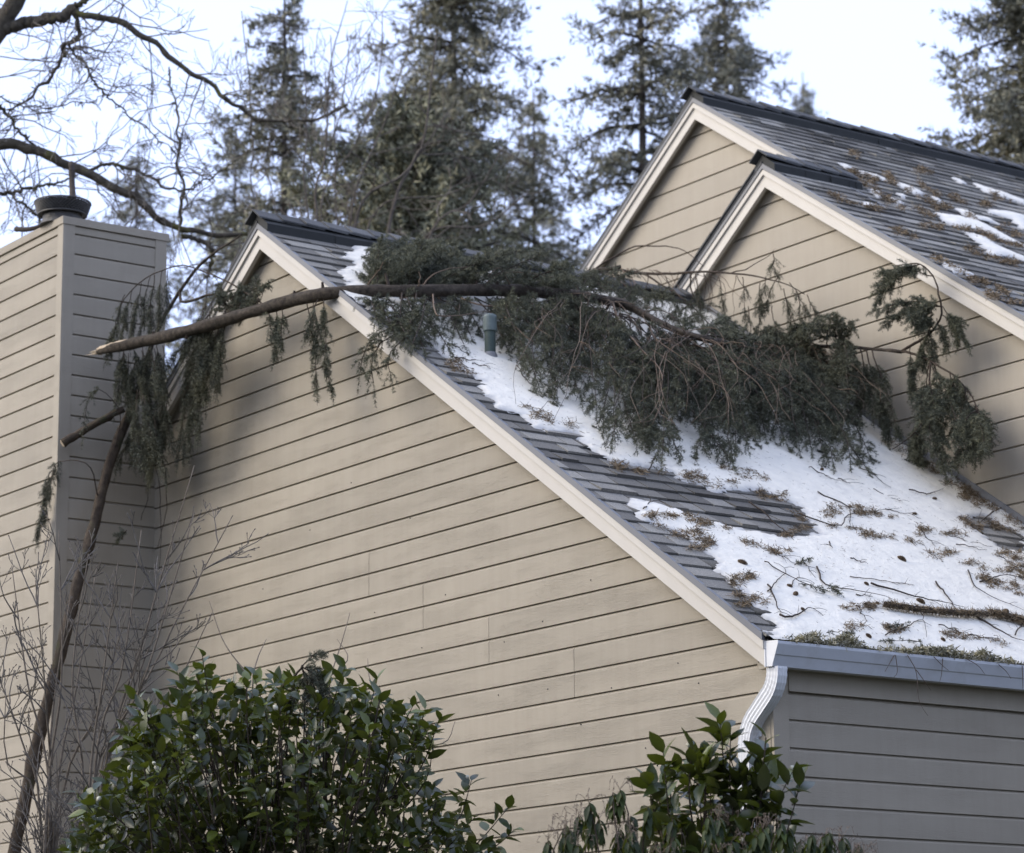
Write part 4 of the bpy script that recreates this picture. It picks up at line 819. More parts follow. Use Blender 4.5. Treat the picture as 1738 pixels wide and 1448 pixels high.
for x0, y0, x1, y1 in ((262, 780, 270, 960), (250, 790, 235, 900), (280, 800, 268, 930)): branch(lean, [at_y(x0, y0, -.3), at_y((x0+x1)/2+8, (y0+y1)/2, -.2), at_y(x1, y1, -.12)], .005, .002, 12, M_branch, int(x0+y0))
hang(215, 900, 200, 915, -.5, -.52, 22, .08, .2, .004, sp_=sp3, parent=lean, seed=73)
nt += add_foliage(sp3, lean, M_needle, M_branch, per_m=300, nl=0.024, nw=0.0042, floor=False)
# twig tip lodged in the camellia
tipo = thing('fallen_fir_tip', 'blue-green fir tip with cut stem lodged on top of the camellia', 'branch', tuple(at_d(510, 1170, 16.6)))
sp4 = Spray(14); p = branch(tipo, [at_d(480, 1166, 16.6), at_d(505, 1140, 16.6), at_d(513, 1130, 16.6)], .008, .007, 8, M_branch, 3)
for x1, y1 in ((545, 1108), (548, 1190), (535, 1210), (560, 1200), (500, 1190), (528, 1150), (520, 1215)):
    q = branch(tipo, [at_d(512, 1132, 16.6), at_d((512+x1)/2+8, (1132+y1)/2-8, 16.65), at_d(x1, y1, 16.7)], .004, .002, 8, M_branch, x1); sp4.along(q, 20, .10, 1, .3, t0=.1, spread=.6)
nt += add_foliage(sp4, tipo, M_needle, M_branch, per_m=330, nl=0.022, nw=0.003, floor=False)

# ------------------------------------------------------------------ twigs, cones and litter on the snow
gd = np.random.default_rng(77)
def soup(pts, nrm, ln, wd, g, flat=0.25):
    n = len(pts); D = g.normal(size=(n, 3)); D = unit(D - nrm*((D@nrm)*(1-flat))[:, None]); D[:, 2] *= 1.0
    W = unit(np.cross(D, g.normal(size=(n, 3))))*wd*0.5; L = (ln*(0.5+g.random(n)))[:, None]
    V = np.stack([pts-W, pts+W, pts+D*L+W*0.4, pts+D*L-W*0.4], 1).reshape(-1, 3); return V, np.arange(4*n).reshape(-1, 4)
# bands of brown needles: pixel polylines, half width in pixels, count
BANDS = [[(885,700),(930,715),(978,732)],[(760,612),(800,640)],[(1040,786),(1080,798),(1120,796)],[(1150,808),(1190,822),(1240,826)],[(1150,815),(1215,800),(1300,815)],[(1290,836),(1340,858),(1365,880)],[(1090,870),(1130,880),(1190,905)],[(1110,890),(1160,908),(1200,920)],[(1160,880),(1230,905)],[(1180,930),(1204,926)],
 [(1395,876),(1440,868),(1480,875)],[(1450,872),(1500,880),(1520,880)],[(1420,902),(1460,908),(1490,918)],[(1515,918),(1560,934),(1610,948)],[(1560,905),(1600,912),(1635,908)],[(1640,960),(1690,975),(1730,968)],[(1630,885),(1660,895)],[(1700,940),(1738,955)],[(1710,960),(1738,985)],[(1630,810),(1660,850),(1690,870)],[(1640,840),(1700,880)],[(1240,990),(1270,985)],[(1250,1015),(1300,1025)],[(1330,910),(1420,870)],[(1260,925),(1330,945)],[(1690,990),(1738,1010)],[(1505,748),(1560,788),(1600,808)],[(1560,785),(1620,822),(1660,846)],[(1640,838),(1690,870),(1738,898)],[(1600,820),(1650,850)],[(1670,880),(1720,905)],[(1660,985),(1700,1000)],[(1430,1040),(1490,1035)],[(1440,1065),(1540,1075)],[(1600,1080),(1690,1095)]]
V = []; F = []; nb = 0
for bnd in BANDS:
    q = smooth_path([np.array([x, y, 0.0]) for x, y in bnd], 40); n = 420
    cc = gd.uniform(-2, 41, 9); ci = gd.integers(0, 9, n); i = np.clip(cc[ci] + gd.normal(0, 1, n)*gd.uniform(.6, 3.2, 9)[ci], 0, 39).astype(int)
    px = q[i, 0]+gd.normal(0, 4, n)+gd.normal(0, 6, 9)[ci]; py = q[i, 1]+gd.normal(0, 1, n)*gd.uniform(.8, 3.6, 9)[ci]+gd.normal(0, 3.5, 9)[ci]
    base = np.array([on_roof(a, b, 0.0) for a, b in zip(px, py)]); uv = roof_uv(base, S1); d = snow1_d(uv); h = snow_height(uv, d, 0.017).clip(0) + 0.004 + 0.012*gd.random(n)
    v, f = soup(base + N1*h[:, None], N1, .030, .0050, gd, .5); V.append(v); F.append(f+nb); nb += len(v)
link('needle_litter', tri_mesh('needle_litter', np.concatenate(V), np.concatenate(F)), M_litter, kind='stuff', label='brown dry needle litter in streaks over the low roof', cat='litter')
n = 5200; uvn = np.stack([gd.uniform(0.2, 4.3, n), gd.uniform(-.1, 5.0, n)], 1); d = snow1_d(uvn); keep = (d > 0.01) & (gd.random(n) < 0.15+1.1*np.clip(fbm(uvn, 2.2)+.25, 0, 1)); uvn, d = uvn[keep], d[keep]
v, f = soup(uv_roof(uvn, S1, R1, snow_height(uvn, d, 0.017)+.004), N1, .022, .0026, gd, .15)
link('loose_needles', tri_mesh('loose_needles', v, f), M_litter, kind='stuff', label='fine loose needles sprinkled over the snow sheet', cat='litter')
TB = [(60,370,490,510),(210,30,250,60),(540,640,720,700),(790,600,930,640),(200,170,420,240),(250,250,420,265),(500,260,680,340),(720,370,900,460),(240,260,480,370),(470,400,620,470),(650,440,850,540),(900,440,1000,480),(750,265,900,380),(1000,385,1140,440),(1130,510,1200,560),(1060,630,1579,790),(1210,660,1400,740),(1130,790,1320,880),(1320,860,1579,930),(880,870,1260,1080),(1250,1050,1460,1150),(1280,1140,1550,1250),(1240,430,1330,470),(1330,370,1430,420),(1360,610,1579,700),(480,200,520,240),(740,170,860,195)]
V = []; F = []; nb = 0
for x0, y0, x1, y1 in TB:
    n = int(120 + 0.9*math.hypot(x1-x0, y1-y0)); cc = gd.random(8); ci = gd.integers(0, 8, n); t = np.clip(cc[ci]+gd.normal(0, .07, n), -.05, 1.05)
    px = 1400+0.2141*(x0+(x1-x0)*t+gd.normal(0, 12, n)+gd.normal(0, 14, 8)[ci]); py = 250+0.2141*(y0+(y1-y0)*t+gd.normal(0, 1, n)*gd.uniform(3, 13, 8)[ci]+gd.normal(0, 12, 8)[ci])
    base = np.array([on_tall(a, b, .006+.014*gd.random()) for a, b in zip(px, py)]); v, f = soup(base, N3, .032, .007, gd, .5); V.append(v); F.append(f+nb); nb += len(v)
link('needle_litter', tri_mesh('needle_litter', np.concatenate(V), np.concatenate(F)), M_litter, kind='stuff', label='brown dry needle litter in streaks over the tall roof', cat='litter')
# moss, lichen and needles heaped in the gutter
n = 9000; yy = gd.uniform(-0.02, 2.6, n); clump = np.clip(fbm(np.stack([yy*1.0, yy*0+3.3], -1), 3.0)*2.4+0.55, 0.05, 1.0)
keep = gd.random(n) < clump; yy = yy[keep]; cl = clump[keep]; n = len(yy)
base = np.stack([0.150+gd.normal(0, .034, n), yy, 4.215 + 0.085*cl**1.5*gd.random(n)], 1); base[:, 0] = base[:, 0].clip(.05, .203)
v, f = soup(base, np.array([0, 0, 1.0]), .026, .009, gd, 0.8)
link('gutter_debris', tri_mesh('gutter_debris', v, f), M_moss, kind='stuff', label='pale moss, lichen and needles heaped along the gutter', cat='litter')
ORD = ['leftmost', 'second from left', 'third from left', 'fourth from left', 'fifth from left', 'sixth from left', 'seventh from left', 'eighth from left', 'ninth from left', 'tenth from left', 'eleventh from left', 'twelfth from left', 'thirteenth from left', 'fourteenth from left', 'fifteenth from left']
def placed(points, noun, zones):
    """label every small thing by the zone of the roof it lies in and its order there"""
    zone = [next(nm for f, nm in zones if f(x, y)) for x, y in points]; lab = [None]*len(points)
    for nm in set(zone):
        ids = sorted([i for i in range(len(points)) if zone[i] == nm], key=lambda i: points[i][0])
        for r, i in enumerate(ids): lab[i] = f'{noun} {nm}' + (f', {ORD[r]}' if len(ids) > 1 else '')
    return lab
ZONES = [(lambda x, y: x < 1000, 'by the rake near the vent pipe'), (lambda x, y: x < 1240, 'beside the bare shingle strip'), (lambda x, y: y > 1044, 'in the snow right above the gutter'), (lambda x, y: y > 990, 'across the lower snow'), (lambda x, y: y > 915, 'on the middle of the snow'), (lambda x, y: y > 850, 'on the upper snow'), (lambda x, y: True, 'on the snow just below the boughs')]
def lay(px, py, h=0.0):
    p = on_roof(px, py, 0); uv = roof_uv(p[None], S1); d = snow1_d(uv); return p + N1*(max(float(snow_height(uv, d, 0.017)[0]), 0) + h)
TWIGS = [([(1270,855),(1330,905),(1345,920)],5,'thin'),([(1355,875),(1420,900),(1440,880),(1525,870)],4,''),([(1385,842),(1435,866),(1440,905)],4,''),([(1300,1010),(1330,975),(1310,960)],3,''),([(1383,970),(1400,1000),(1450,1010),(1515,1028)],5,''),([(1475,998),(1550,1020),(1632,1040)],6,''),([(1585,995),(1620,1040),(1650,1060)],5,''),([(1320,1050),(1335,1054),(1375,1040),(1395,1052)],6,''),([(1300,1000),(1320,1040),(1335,1052)],5,''),([(1295,960),(1345,990),(1400,1010)],3,''),([(1440,955),(1465,965)],4,''),([(1640,975),(1660,1010),(1738,1045)],4,''),([(1660,995),(1700,985),(1738,988)],5,''),([(1650,1050),(1690,1078),(1738,1100)],8,''),([(1420,818),(1440,828)],3,''),([(1540,838),(1570,845),(1600,835)],4,''),([(1700,862),(1660,890),(1665,870)],5,''),([(1480,835),(1530,860)],2,''),([(1455,800),(1480,815),(1510,835)],3,''),([(1405,925),(1410,938)],3,''),([(1560,905),(1585,935)],3,''),([(1620,930),(1670,940)],3,''),([(1600,912),(1680,935)],2,''),([(1440,985),(1550,1000)],2,''),([(1340,1000),(1352,985),(1380,995)],2,''),([(1450,1015),(1480,1020)],3,''),([(1500,1085),(1560,1060),(1570,1090)],3,''),([(1640,1085),(1700,1092)],3,''),([(1720,1085),(1738,1060)],4,''),([(1090,868),(1110,850),(1125,855)],3,''),([(1100,800),(1115,770)],4,''),([(765,590),(790,610)],4,''),([(800,622),(830,630)],3,''),([(770,612),(810,618)],4,''),([(880,635),(900,660),(908,668)],3,''),([(1370,800),(1425,825)],3,''),([(1500,870),(1560,885)],2,''),([(1360,955),(1380,985)],2,''),([(1310,945),(1350,965)],2,''),([(1690,950),(1720,965)],3,''),([(1450,1035),(1470,1062)],3,''),([(1590,1068),(1640,1085)],3,'')]
TL = placed([(np.mean([p[0] for p in q]), np.mean([p[1] for p in q])) for q, _, _ in TWIGS], 'thin bare twig', ZONES)
for k, (pts, r, _) in enumerate(TWIGS):
    P0 = [lay(x, y, 0.006+0.002*r) for x, y in pts]; P = jitter_path(smooth_path(P0, 14), .006, 60+k)
    t = thing('fallen_twig', TL[k], 'twig', tuple(P[7]), 'bare twigs scattered on the snow')
    child('stem', mesh('stem', *tube_geo(P, np.linspace(r*.0011+.0012, .0013, 14), 5)), M_branch, t, smooth=True)
    for j in range(1+(k % 3)):
        b0 = P[gd.integers(3, 12)]; d = unit(P[-1]-P[0]); s = np.cross(N1, d)*(1 if gd.random() < .5 else -1); L = gd.uniform(.04, .13); b1 = b0+(d*.7+s*.7)*L+N1*gd.uniform(0, .03)
        child('side_twig', mesh('side_twig', *tube_geo(smooth_path([b0, (b0+b1)/2+N1*.008, b1], 6), np.linspace(.0018, .001, 6), 4)), M_branch, t)
def cone_mesh(L=0.075, R=0.017):
    b = MB(); rings = 11
    prof = [(t, R*(math.sin(math.pi*min(1, t*1.02+0.10))**0.7)*(1.0)) for t in np.linspace(0, 0.95, 8)]
    b.tube([np.array([0, 0, (t-0.5)*L]) for t, r in prof], [r*0.8 for t, r in prof], 10)
    for i in range(rings):
        t = (i+0.5)/rings; r = R*(math.sin(math.pi*min(1, t*0.9+0.08))**0.7)
        for j in range(8):
            a = 2*math.pi*(j+0.5*(i % 2))/8; c_, s_ = math.cos(a), math.sin(a); z = (t-0.5)*L; w = r*0.42
            b.add([(c_*r*.7-s_*w, s_*r*.7+c_*w, z), (c_*r*.7+s_*w, s_*r*.7-c_*w, z), (c_*r*1.5, s_*r*1.5, z+L*0.07), (c_*r*0.8, s_*r*0.8, z+L*.10)], [(0,1,2),(1,3,2),(3,0,2)])
    return b.mesh('fir_cone')
cm = cone_mesh(); cm.materials.append(M_cone)
CONES_ALL = [(1393,802,'on the snow below the hanging fir boughs',2.0),(1382,824,'',0.0),(1584,852,'lying broadside on the open snow by the wall',1.6),(1550,878,'on open snow with a twig sticking up',1.55),(1258,960,'',0.8),(1283,957,'',0.2),(1338,1000,'',.9),(1348,1014,'',2.1),(1360,1041,'',0.1),(1408,982,'',0.3),(1468,997,'',.2),(1487,1030,'',.1),(1560,1027,'',.3),(1470,1047,'',1.2),(1688,997,'',.4),(1704,1045,'',1.9),(1420,927,'',.1),(1603,945,'',1.0),(1472,1085,'',.1),(1545,1078,'',2.0),(1598,1092,'',.1),(1585,1106,'',.4),(1505,1090,'',.8),(1528,955,'',.3)]
CONES = [q for i, q in enumerate(CONES_ALL) if i not in (1, 5, 9, 13, 16, 17, 19, 22)]
CL = placed([(x, y) for x, y, _, _ in CONES], 'brown fir cone', ZONES)
for k, (x, y, lab, a) in enumerate(CONES):
    p = lay(x, y, .009); o = bpy.data.objects.new('fir_cone', cm); COL.objects.link(o)
    ax_ = unit(np.array([math.cos(a)*.8, math.sin(a), -math.cos(a)*.55])); zx = np.cross(ax_, N1); s = 0.45+0.5*gd.random()
    B = np.stack([zx, np.cross(ax_, zx), ax_], 1)*s; o.matrix_world = Matrix([[*B[0], p[0]], [*B[1], p[1]], [*B[2], p[2]], [0, 0, 0, 1]])
    tag(o, CL[k], 'cone', 'fir cones scattered on the roof')
# small green fir tips on the snow
for k, (x0, y0, x1, y1, lab) in enumerate(((1345, 968, 1368, 960, 'small green fir tip alone on the lower snow'), (1352, 1000, 1390, 1012, 'green fir tip beside two cones near the gutter'), (1400, 1008, 1418, 1016, 'tiny green fir tip right of the cones'), (1500, 1075, 1530, 1070, 'flat green fir sprig just above the gutter debris'), (1400, 1082, 1440, 1085, 'green fir sprig at the left of the gutter debris'), (1560, 1098, 1500, 1096, 'dark green fir sprig in the middle of the gutter debris'), (985, 690, 1010, 700, 'fir tip poking out left of the bough pile'))):
    t = thing('fir_sprig', lab, 'sprig', tuple(lay(x0, y0))); s_ = Spray(500+k); a, b_ = lay(x0, y0, .02), lay(x1, y1, .03)
    q = branch(t, [a, (a+b_)/2+N1*.01, b_], .003, .0015, 8, M_branch, k); s_.along(q, 12, .07, 1, .1, spread=.7); add_foliage(s_, t, M_needle, M_branch, per_m=420, nl=.018, nw=.003)
# shaggy dead sticks above the gutter
for k, (pts, lab) in enumerate((([(1497, 1038), (1550, 1046), (1610, 1052), (1672, 1055)], 'shaggy dark dead stick lying along the snow above the gutter'), ([(1674, 1052), (1710, 1060), (1760, 1074)], 'shaggy dead stick at the right edge above the gutter'))):
    P = smooth_path([lay(x, y, .035) for x, y in pts], 20); t = thing('dead_stick', lab, 'stick', tuple(P[0])); child('stem', mesh('stem', *tube_geo(P, np.linspace(.02, .016, 20), 8)), M_branch, t, smooth=True)
    n = 2200; i = gd.integers(0, 19, n); f_ = gd.random(n)[:, None]; c_ = P[i]*(1-f_)+P[i+1]*f_; R = unit(gd.normal(size=(n, 3))); v, f = soup(c_+R*.024, N1, .03, .004, gd, 0.7)
    child('dry_needles', tri_mesh('dry_needles', v, f), M_litter, t, kind='stuff')
# twigs dangling over the gutter face
HANG = ([(1518, 1112), (1502, 1140)], [(1540, 1112), (1555, 1140), (1558, 1180), (1563, 1197), (1575, 1215)], [(1555, 1137), (1568, 1155), (1580, 1172)], [(1585, 1115), (1600, 1130), (1610, 1138)], [(1600, 1118), (1598, 1145), (1595, 1157)], [(1640, 1118), (1660, 1130), (1672, 1145)], [(1695, 1128), (1708, 1140), (1716, 1152)], [(1520, 1112), (1523, 1140), (1517, 1150)], [(1735, 1130), (1736, 1170)])
HL = placed([p[0] for p in HANG], 'thin twig dangling over the gutter face', [(lambda x, y: True, 'above the shaded wall')])
for k, pts in enumerate(HANG):
    P = smooth_path([on_plane(x, y, (1, 0, 0), .21+.004*i) for i, (x, y) in enumerate(pts)], 10)
    t = thing('hanging_twig', HL[k], 'twig', tuple(P[0]), 'twigs hanging over the gutter'); child('stem', mesh('stem', *tube_geo(P, np.linspace(.0032, .0014, 10), 5)), M_tan, t)
# sticks on the chimney top
for pts, r, lab in (([tuple(at_y(28, 389, -.95)), tuple(at_y(50, 389, -.93)), tuple(at_y(78, 382, -.85))], .024, 'short grey stick lying on the chimney edge'), ([tuple(at_y(126, 372, -.05)), tuple(at_y(123, 330, -.05)), tuple(at_y(121, 276, -.04))], .033, 'upright broken branch standing behind the flue cap')):
    P = smooth_path([np.array(p) for p in pts], 12); t = thing('stick', lab, 'stick', tuple(P[0])); child('stem', limb_mesh('stem', P, r, r*.8, 9, .1, 3), M_trunk, t, smooth=True)
# ------------------------------------------------------------------ evergreen shrubs
def leaf_geo(curl, fold, widest=0.45, taper=1.0):
    V = []; st = [0, 0.18, 0.42, 0.70, 1.0]; wd = [0.03, 0.75, 1.0, 0.72, 0.02]
    for t, w in zip(st, wd):
        hw = 0.245*w*taper; z = -curl*t*t
        V += [(t, -hw, z + fold*hw), (t, 0, z), (t, hw, z + fold*hw)]
    F = []
    for i in range(4):
        a = i*3; F += [(a, a+3, a+4, a+1), (a+1, a+4, a+5, a+2)]
    return np.array(V), F
def place_leaves(parent, items, geos, mat, name, most=300, keepfun=None):
    """items: (position, direction, normal, length, variant); the nearest 'most' are parts, the rest one joined part"""
    meshes = []
    for V, F in geos:
        m = mesh(name, V, F); m.materials.append(mat); m.shade_smooth(); meshes.append(m)
    P = np.array([it[0] for it in items]); pr = project(P)
    ins = (pr[:, 0] > 0) & (pr[:, 0] < IMG_W) & (pr[:, 1] > 0) & (pr[:, 1] < IMG_H)
    order = np.argsort(np.where(ins, pr[:, 2] + 0.0012*(pr[:, 1]-1200).clip(0), 1e5)); pick = set(order[:most].tolist())
    VV = []; FF = []; nb = 0; off = np.array(parent.location)
    for i, (p, d, n, L, k) in enumerate(items):
        d = unit(d); y = unit(np.cross(n, d)); z = np.cross(d, y); B = np.stack([d, y, z], 1)*L
        if i in pick:
            o = bpy.data.objects.new(name, meshes[k]); COL.objects.link(o); o.parent = parent; q = p-off
            o.matrix_local = Matrix([[*B[0], q[0]], [*B[1], q[1]], [*B[2], q[2]], [0, 0, 0, 1]])
        else:
            V, F = geos[k]; VV.append(p + V@B.T); FF += [tuple(nb+j for j in q) for q in F]; nb += len(V)
    if VV: child('inner_leaves', tri_mesh('inner_leaves', np.concatenate(VV), np.array(FF)), mat, parent, kind='stuff', smooth=True)
def poly_sample(g, poly, n, bias=None):
    poly = np.array(poly, float); lo, hi = poly.min(0), poly.max(0); out = []
    while len(out) < n:
        q = g.uniform(lo, hi, (n*2, 2)); d = poly_sd(q, poly)
        out += [(*a, b) for a, b in zip(q, d) if b > 0]
    return np.array(out[:n])
def camellia(label, outline, base_px, depth, dz, n_tips, leaf_len, seed, buds=40, droop=0.15, extra_tips=(), per=9, inner=10):
    g = np.random.default_rng(seed); b0 = at_d(*base_px, depth); b0 = np.array([b0[0], b0[1], 0.0])
    t = thing('camellia_shrub', label, 'shrub', tuple(b0))
    S = poly_sample(g, outline, n_tips); tips = [at_d(x, y, depth + g.uniform(-dz, dz)*min(1, 0.3+d/120)) for x, y, d in S] + [at_d(x, y, depth-0.1) for x, y in extra_tips]
    items = []; geos = [leaf_geo(0.10, 0.25), leaf_geo(0.22, 0.5), leaf_geo(0.02, 0.35, taper=0.9), leaf_geo(0.3, 0.15)]
    top_c = at_d(np.mean([p[0] for p in outline]), max(p[1] for p in outline)+160, depth)
    stems = MB()
    for k, tip in enumerate(tips):
        out = unit(tip-top_c); root = tip - out*g.uniform(.35, .6) + g.normal(0, .05, 3); root[2] -= .12
        path = smooth_path([root, (root+tip)/2+g.normal(0, .03, 3), tip], 8); stems.tube(path, np.linspace(.006, .0022, 8), 5, cap=False)
        T = unit(tip-path[-3])
        for j in range(per):
            f = j/(per-1); s = path[-1]*(1-f*0.55) + path[2]*(f*0.55); a = j*2.4 + g.uniform(0, .8)
            u = unit(np.cross(T, np.array([.2, .3, 1.0]))); w = np.cross(T, u); rad = u*math.cos(a)+w*math.sin(a)
            d = T*(0.9-0.7*f) + rad*0.9 + np.array([0, 0, 0.25-droop-0.5*f*droop]) + g.normal(0, .25, 3)
            n = np.array([0, 0, 1.0]) + T*0.3 + g.normal(0, .45, 3)
            items.append((s, d, n, leaf_len*g.uniform(.65, 1.15), g.integers(0, 4)))
    # interior leaves and the woody frame
    S2 = poly_sample(g, outline, n_tips*inner)
    for x, y, d in S2:
        if d < 12: continue
        p = at_d(x, y, depth + g.uniform(-dz*.6, dz*1.5)); items.append((p, g.normal(size=3)+np.array([0, 0, -.3]), np.array([0, 0, .8])+g.normal(0, .6, 3), leaf_len*g.uniform(.7, 1.1), g.integers(0, 4)))
    for k in range(11):
        tip = tips[g.integers(0, len(tips))]; m_ = b0*.45+tip*.55 + g.normal(0, .12, 3); lowp = b0+np.array([g.normal(0, .15), g.normal(0, .15), 0])
        child('stem', mesh('stem', *tube_geo(smooth_path([lowp, m_, tip], 16), np.linspace(.016, .004, 16), 6)), M_branch, t, smooth=True)
    child('twig_stems', stems.mesh('twig_stems'), M_branch, t, kind='stuff')
    place_leaves(t, items, geos, M_leaf, 'leaf')
    bm_ = MB(); bm_.tube([(0, 0, z) for z in (-.010, -.006, .002, .008, .012)], [.002, .0085, .0105, .007, .0015], 8); bm0 = bm_.mesh('flower_bud'); bm0.materials.append(M_bud); bm0.shade_smooth()
    for k in range(buds):
        tip = tips[g.integers(0, len(tips))]; o = bpy.data.objects.new('flower_bud', bm0); COL.objects.link(o); o.parent = t; s = g.uniform(.9, 1.5)
        o.location = Vector(tip+g.normal(0, .02, 3)-b0); o.scale = (s, s, s*1.1); o.rotation_euler = tuple(g.uniform(-.8, .8, 3))
    return t
camellia('large glossy-leaved camellia shrub with pale buds at lower left', [(85,1470),(105,1420),(140,1340),(175,1290),(190,1235),(240,1200),(290,1150),(330,1115),(360,1128),(410,1140),(470,1140),(520,1150),(570,1128),(610,1150),(650,1168),(690,1190),(720,1195),(735,1240),(720,1290),(745,1330),(800,1350),(815,1400),(840,1470)],
         (430, 1448), 16.9, .75, 235, .113, 41, 80, extra_tips=((342, 1105), (585, 1132), (640, 1155), (700, 1200), (745, 1222), (735, 1262), (800, 1325), (862, 1372), (872, 1410), (250, 1215), (215, 1235), (300, 1140), (430, 1145), (130, 1345), (180, 1330), (225, 1180)))
camellia('sparser long-leaved camellia shrub in front of the downspout', [(1080,1480),(1095,1330),(1130,1290),(1180,1270),(1225,1235),(1250,1290),(1280,1260),(1310,1270),(1330,1300),(1340,1350),(1330,1400),(1345,1480)],
         (1215, 1448), 15.7, .45, 34, .155, 42, 10, extra_tips=((1125, 1268), (1222, 1222), (1240, 1235), (1300, 1252), (1345, 1310), (1360, 1325), (1100, 1325), (1175, 1265), (1150, 1300), (1200, 1290), (1255, 1300), (1290, 1340), (1320, 1370)), per=8, inner=5)
def pieris(label, outline, base_px, depth, dz, n_tips, leaf_len, seed, extra):
    """whorls of narrow drooping leaves with dry flower sprays"""
    g = np.random.default_rng(seed); b0 = at_d(*base_px, depth); b0 = np.array([b0[0], b0[1], 0.0]); t = thing('pieris_shrub', label, 'shrub', tuple(b0))
    S = poly_sample(g, outline, n_tips); tips = [at_d(x, y, depth+g.uniform(-dz, dz)) for x, y, _ in S] + [at_d(x, y, depth-.1) for x, y in extra]
    geos = [leaf_geo(.30, .3, taper=.75), leaf_geo(.45, .4, taper=.7), leaf_geo(.2, .5, taper=.8)]; items = []; st = MB(); fl = MB()
    for k, tip in enumerate(tips):
        root = tip + np.array([g.normal(0, .05), g.normal(0, .05), -.3]); st.tube(smooth_path([root, (root+tip)/2+g.normal(0, .02, 3), tip], 6), np.linspace(.005, .003, 6), 5, cap=False)
        for j in range(13):
            a = j*2.4+g.uniform(0, .6); rad = np.array([math.cos(a), math.sin(a), 0]); items.append((tip-np.array([0, 0, .008*j]), rad*.75+np.array([0, 0, -.75-.4*g.random()]), rad*.9+np.array([0, 0, .5]), leaf_len*g.uniform(.75, 1.15), g.integers(0, 3)))
        if k % 2 == 0:
            for j in range(5):
                d = unit(np.array([g.normal(0, .6), g.normal(0, .6), .7])); e = tip+d*.07+np.array([g.normal(0, .02), 0, 0]); e2 = e+np.array([d[0]*.03, d[1]*.03, -.05-.03*g.random()]); P = smooth_path([tip, e, e2], 7); fl.tube(P, [.0012]*7, 3, cap=False)
                for q in P[2:]: fl.tube([q, q+g.normal(0, .008, 3)], [.0012, .0024], 4)
    child('twig_stems', st.mesh('twig_stems'), M_branch, t, kind='stuff'); child('dry_flower_sprays', fl.mesh('dry_flower_sprays'), M_brown, t, kind='stuff')
    place_leaves(t, items, geos, M_leaf2, 'leaf')
pieris('low dark pieris shrub with drooping leaves along the bottom edge', [(880,1500),(930,1430),(975,1375),(1010,1370),(1030,1400),(1060,1400),(1090,1410),(1150,1385),(1230,1380),(1300,1385),(1380,1390),(1440,1405),(1475,1440),(1490,1490)], (1180, 1448), 15.2, .5, 96, .092, 43,
       ((1000, 1362), (1040, 1345), (1052, 1340), (1070, 1385), (960, 1400), (1100, 1370), (1430, 1420), (1400, 1415), (930, 1425)))

# ------------------------------------------------------------------ bare woody growth
def grow(g, p, d, L, r, depth, out, up=0.0, spread=0.5, ratio=0.7, kids=(2, 4), wig=0.12, droop=0.0, rmin=.0015, tips=None):
    n = max(4, int(5+L*3)); P = [np.array(p)]; d = unit(d)
    for i in range(n):
        d = unit(d + g.normal(0, wig, 3) + np.array([0, 0, up-droop])*(1.0/n)); P.append(P[-1] + d*L/n)
    P = np.array(P); r1 = max(r*0.45, rmin); out.append((P, r, r1, depth))
    if depth <= 0:
        if tips is not None: tips.append((P[-1], d))
        return
    for k in range(g.integers(kids[0], kids[1]+1)):
        t = g.uniform(.25, .98); i = int(t*n); T = unit(P[min(i+1, n)]-P[max(i-1, 0)]); R = g.normal(size=3); R = unit(R-T*(R@T))
        grow(g, P[i], T+R*spread*g.uniform(.6, 1.3), L*ratio*g.uniform(.6, 1.15)*(1-.35*t), max((r+(r1-r)*t)*.6, rmin), depth-1, out, up, spread, ratio, kids, wig, droop, rmin, tips)
    if tips is not None: tips.append((P[-1], d))
def wood(parent, out, mats, names, sides=(8, 5, 4, 3), lump=0.0, seed=0):
    """big members one by one, fine twigs joined"""
    g = np.random.default_rng(seed); fine = MB(); top = max(o[3] for o in out)
    for P, r0, r1, dep in out:
        lvl = min(top-dep, 3); rr = np.linspace(r0, r1, len(P))*(1+lump*g.normal(size=len(P))) ; v, f = tube_geo(P, rr.clip(.0006), sides[lvl])
        if lvl == 0: child(names[0], mesh(names[0], v, f), mats[0], parent, smooth=True)
        else: fine.add(v, f)
    if fine.v: child(names[1], fine.mesh(names[1]), mats[1], parent, kind='stuff')
def bare_shrub(label, base, targets, depth, seed, r=.012):
    g = np.random.default_rng(seed); b0 = at_d(*base, depth); t = thing('bare_shrub', label, 'shrub', (b0[0], b0[1], 0)); out = []; tips = []
    root = np.array([b0[0], b0[1], 0.3])
    for x, y in targets:
        e = at_d(x, y, depth+g.uniform(-.35, .35)); P = smooth_path([root+g.normal(0, .04, 3), b0*.9+e*.1+g.normal(0, .03, 3)+np.array([0, 0, -.05]), b0*.45+e*.55+g.normal(0, .05, 3), e], 26); out.append((P, r, .003, 4))
        for k in range(12):
            i = g.integers(8, 25); T = unit(P[i]-P[i-1]); R = g.normal(size=3); R = unit(R-T*(R@T)); grow(g, P[i], T*.9+R*.75, g.uniform(.25, .55), .0055, 2, out, .35, .6, .55, (2, 3), .12, 0, .0024, tips)
    wood(t, out, (M_shrub, M_tip), ('stem', 'twigs'), (7, 4, 4, 3), .02, seed)
    bv = MB()
    for p, d in tips: bv.tube([p-d*.004, p+d*.004, p+d*.011], [.002, .0045, .001], 5)
    child('buds', bv.mesh('buds'), M_tip, t, kind='stuff')
bare_shrub('bare grey-twigged shrub at far left before the chimney', (80, 1440), ((100, 900), (20, 960), (-30, 1080), (60, 985), (165, 960), (10, 1180), (215, 1040), (120, 1010)), 19.6, 61, .021)
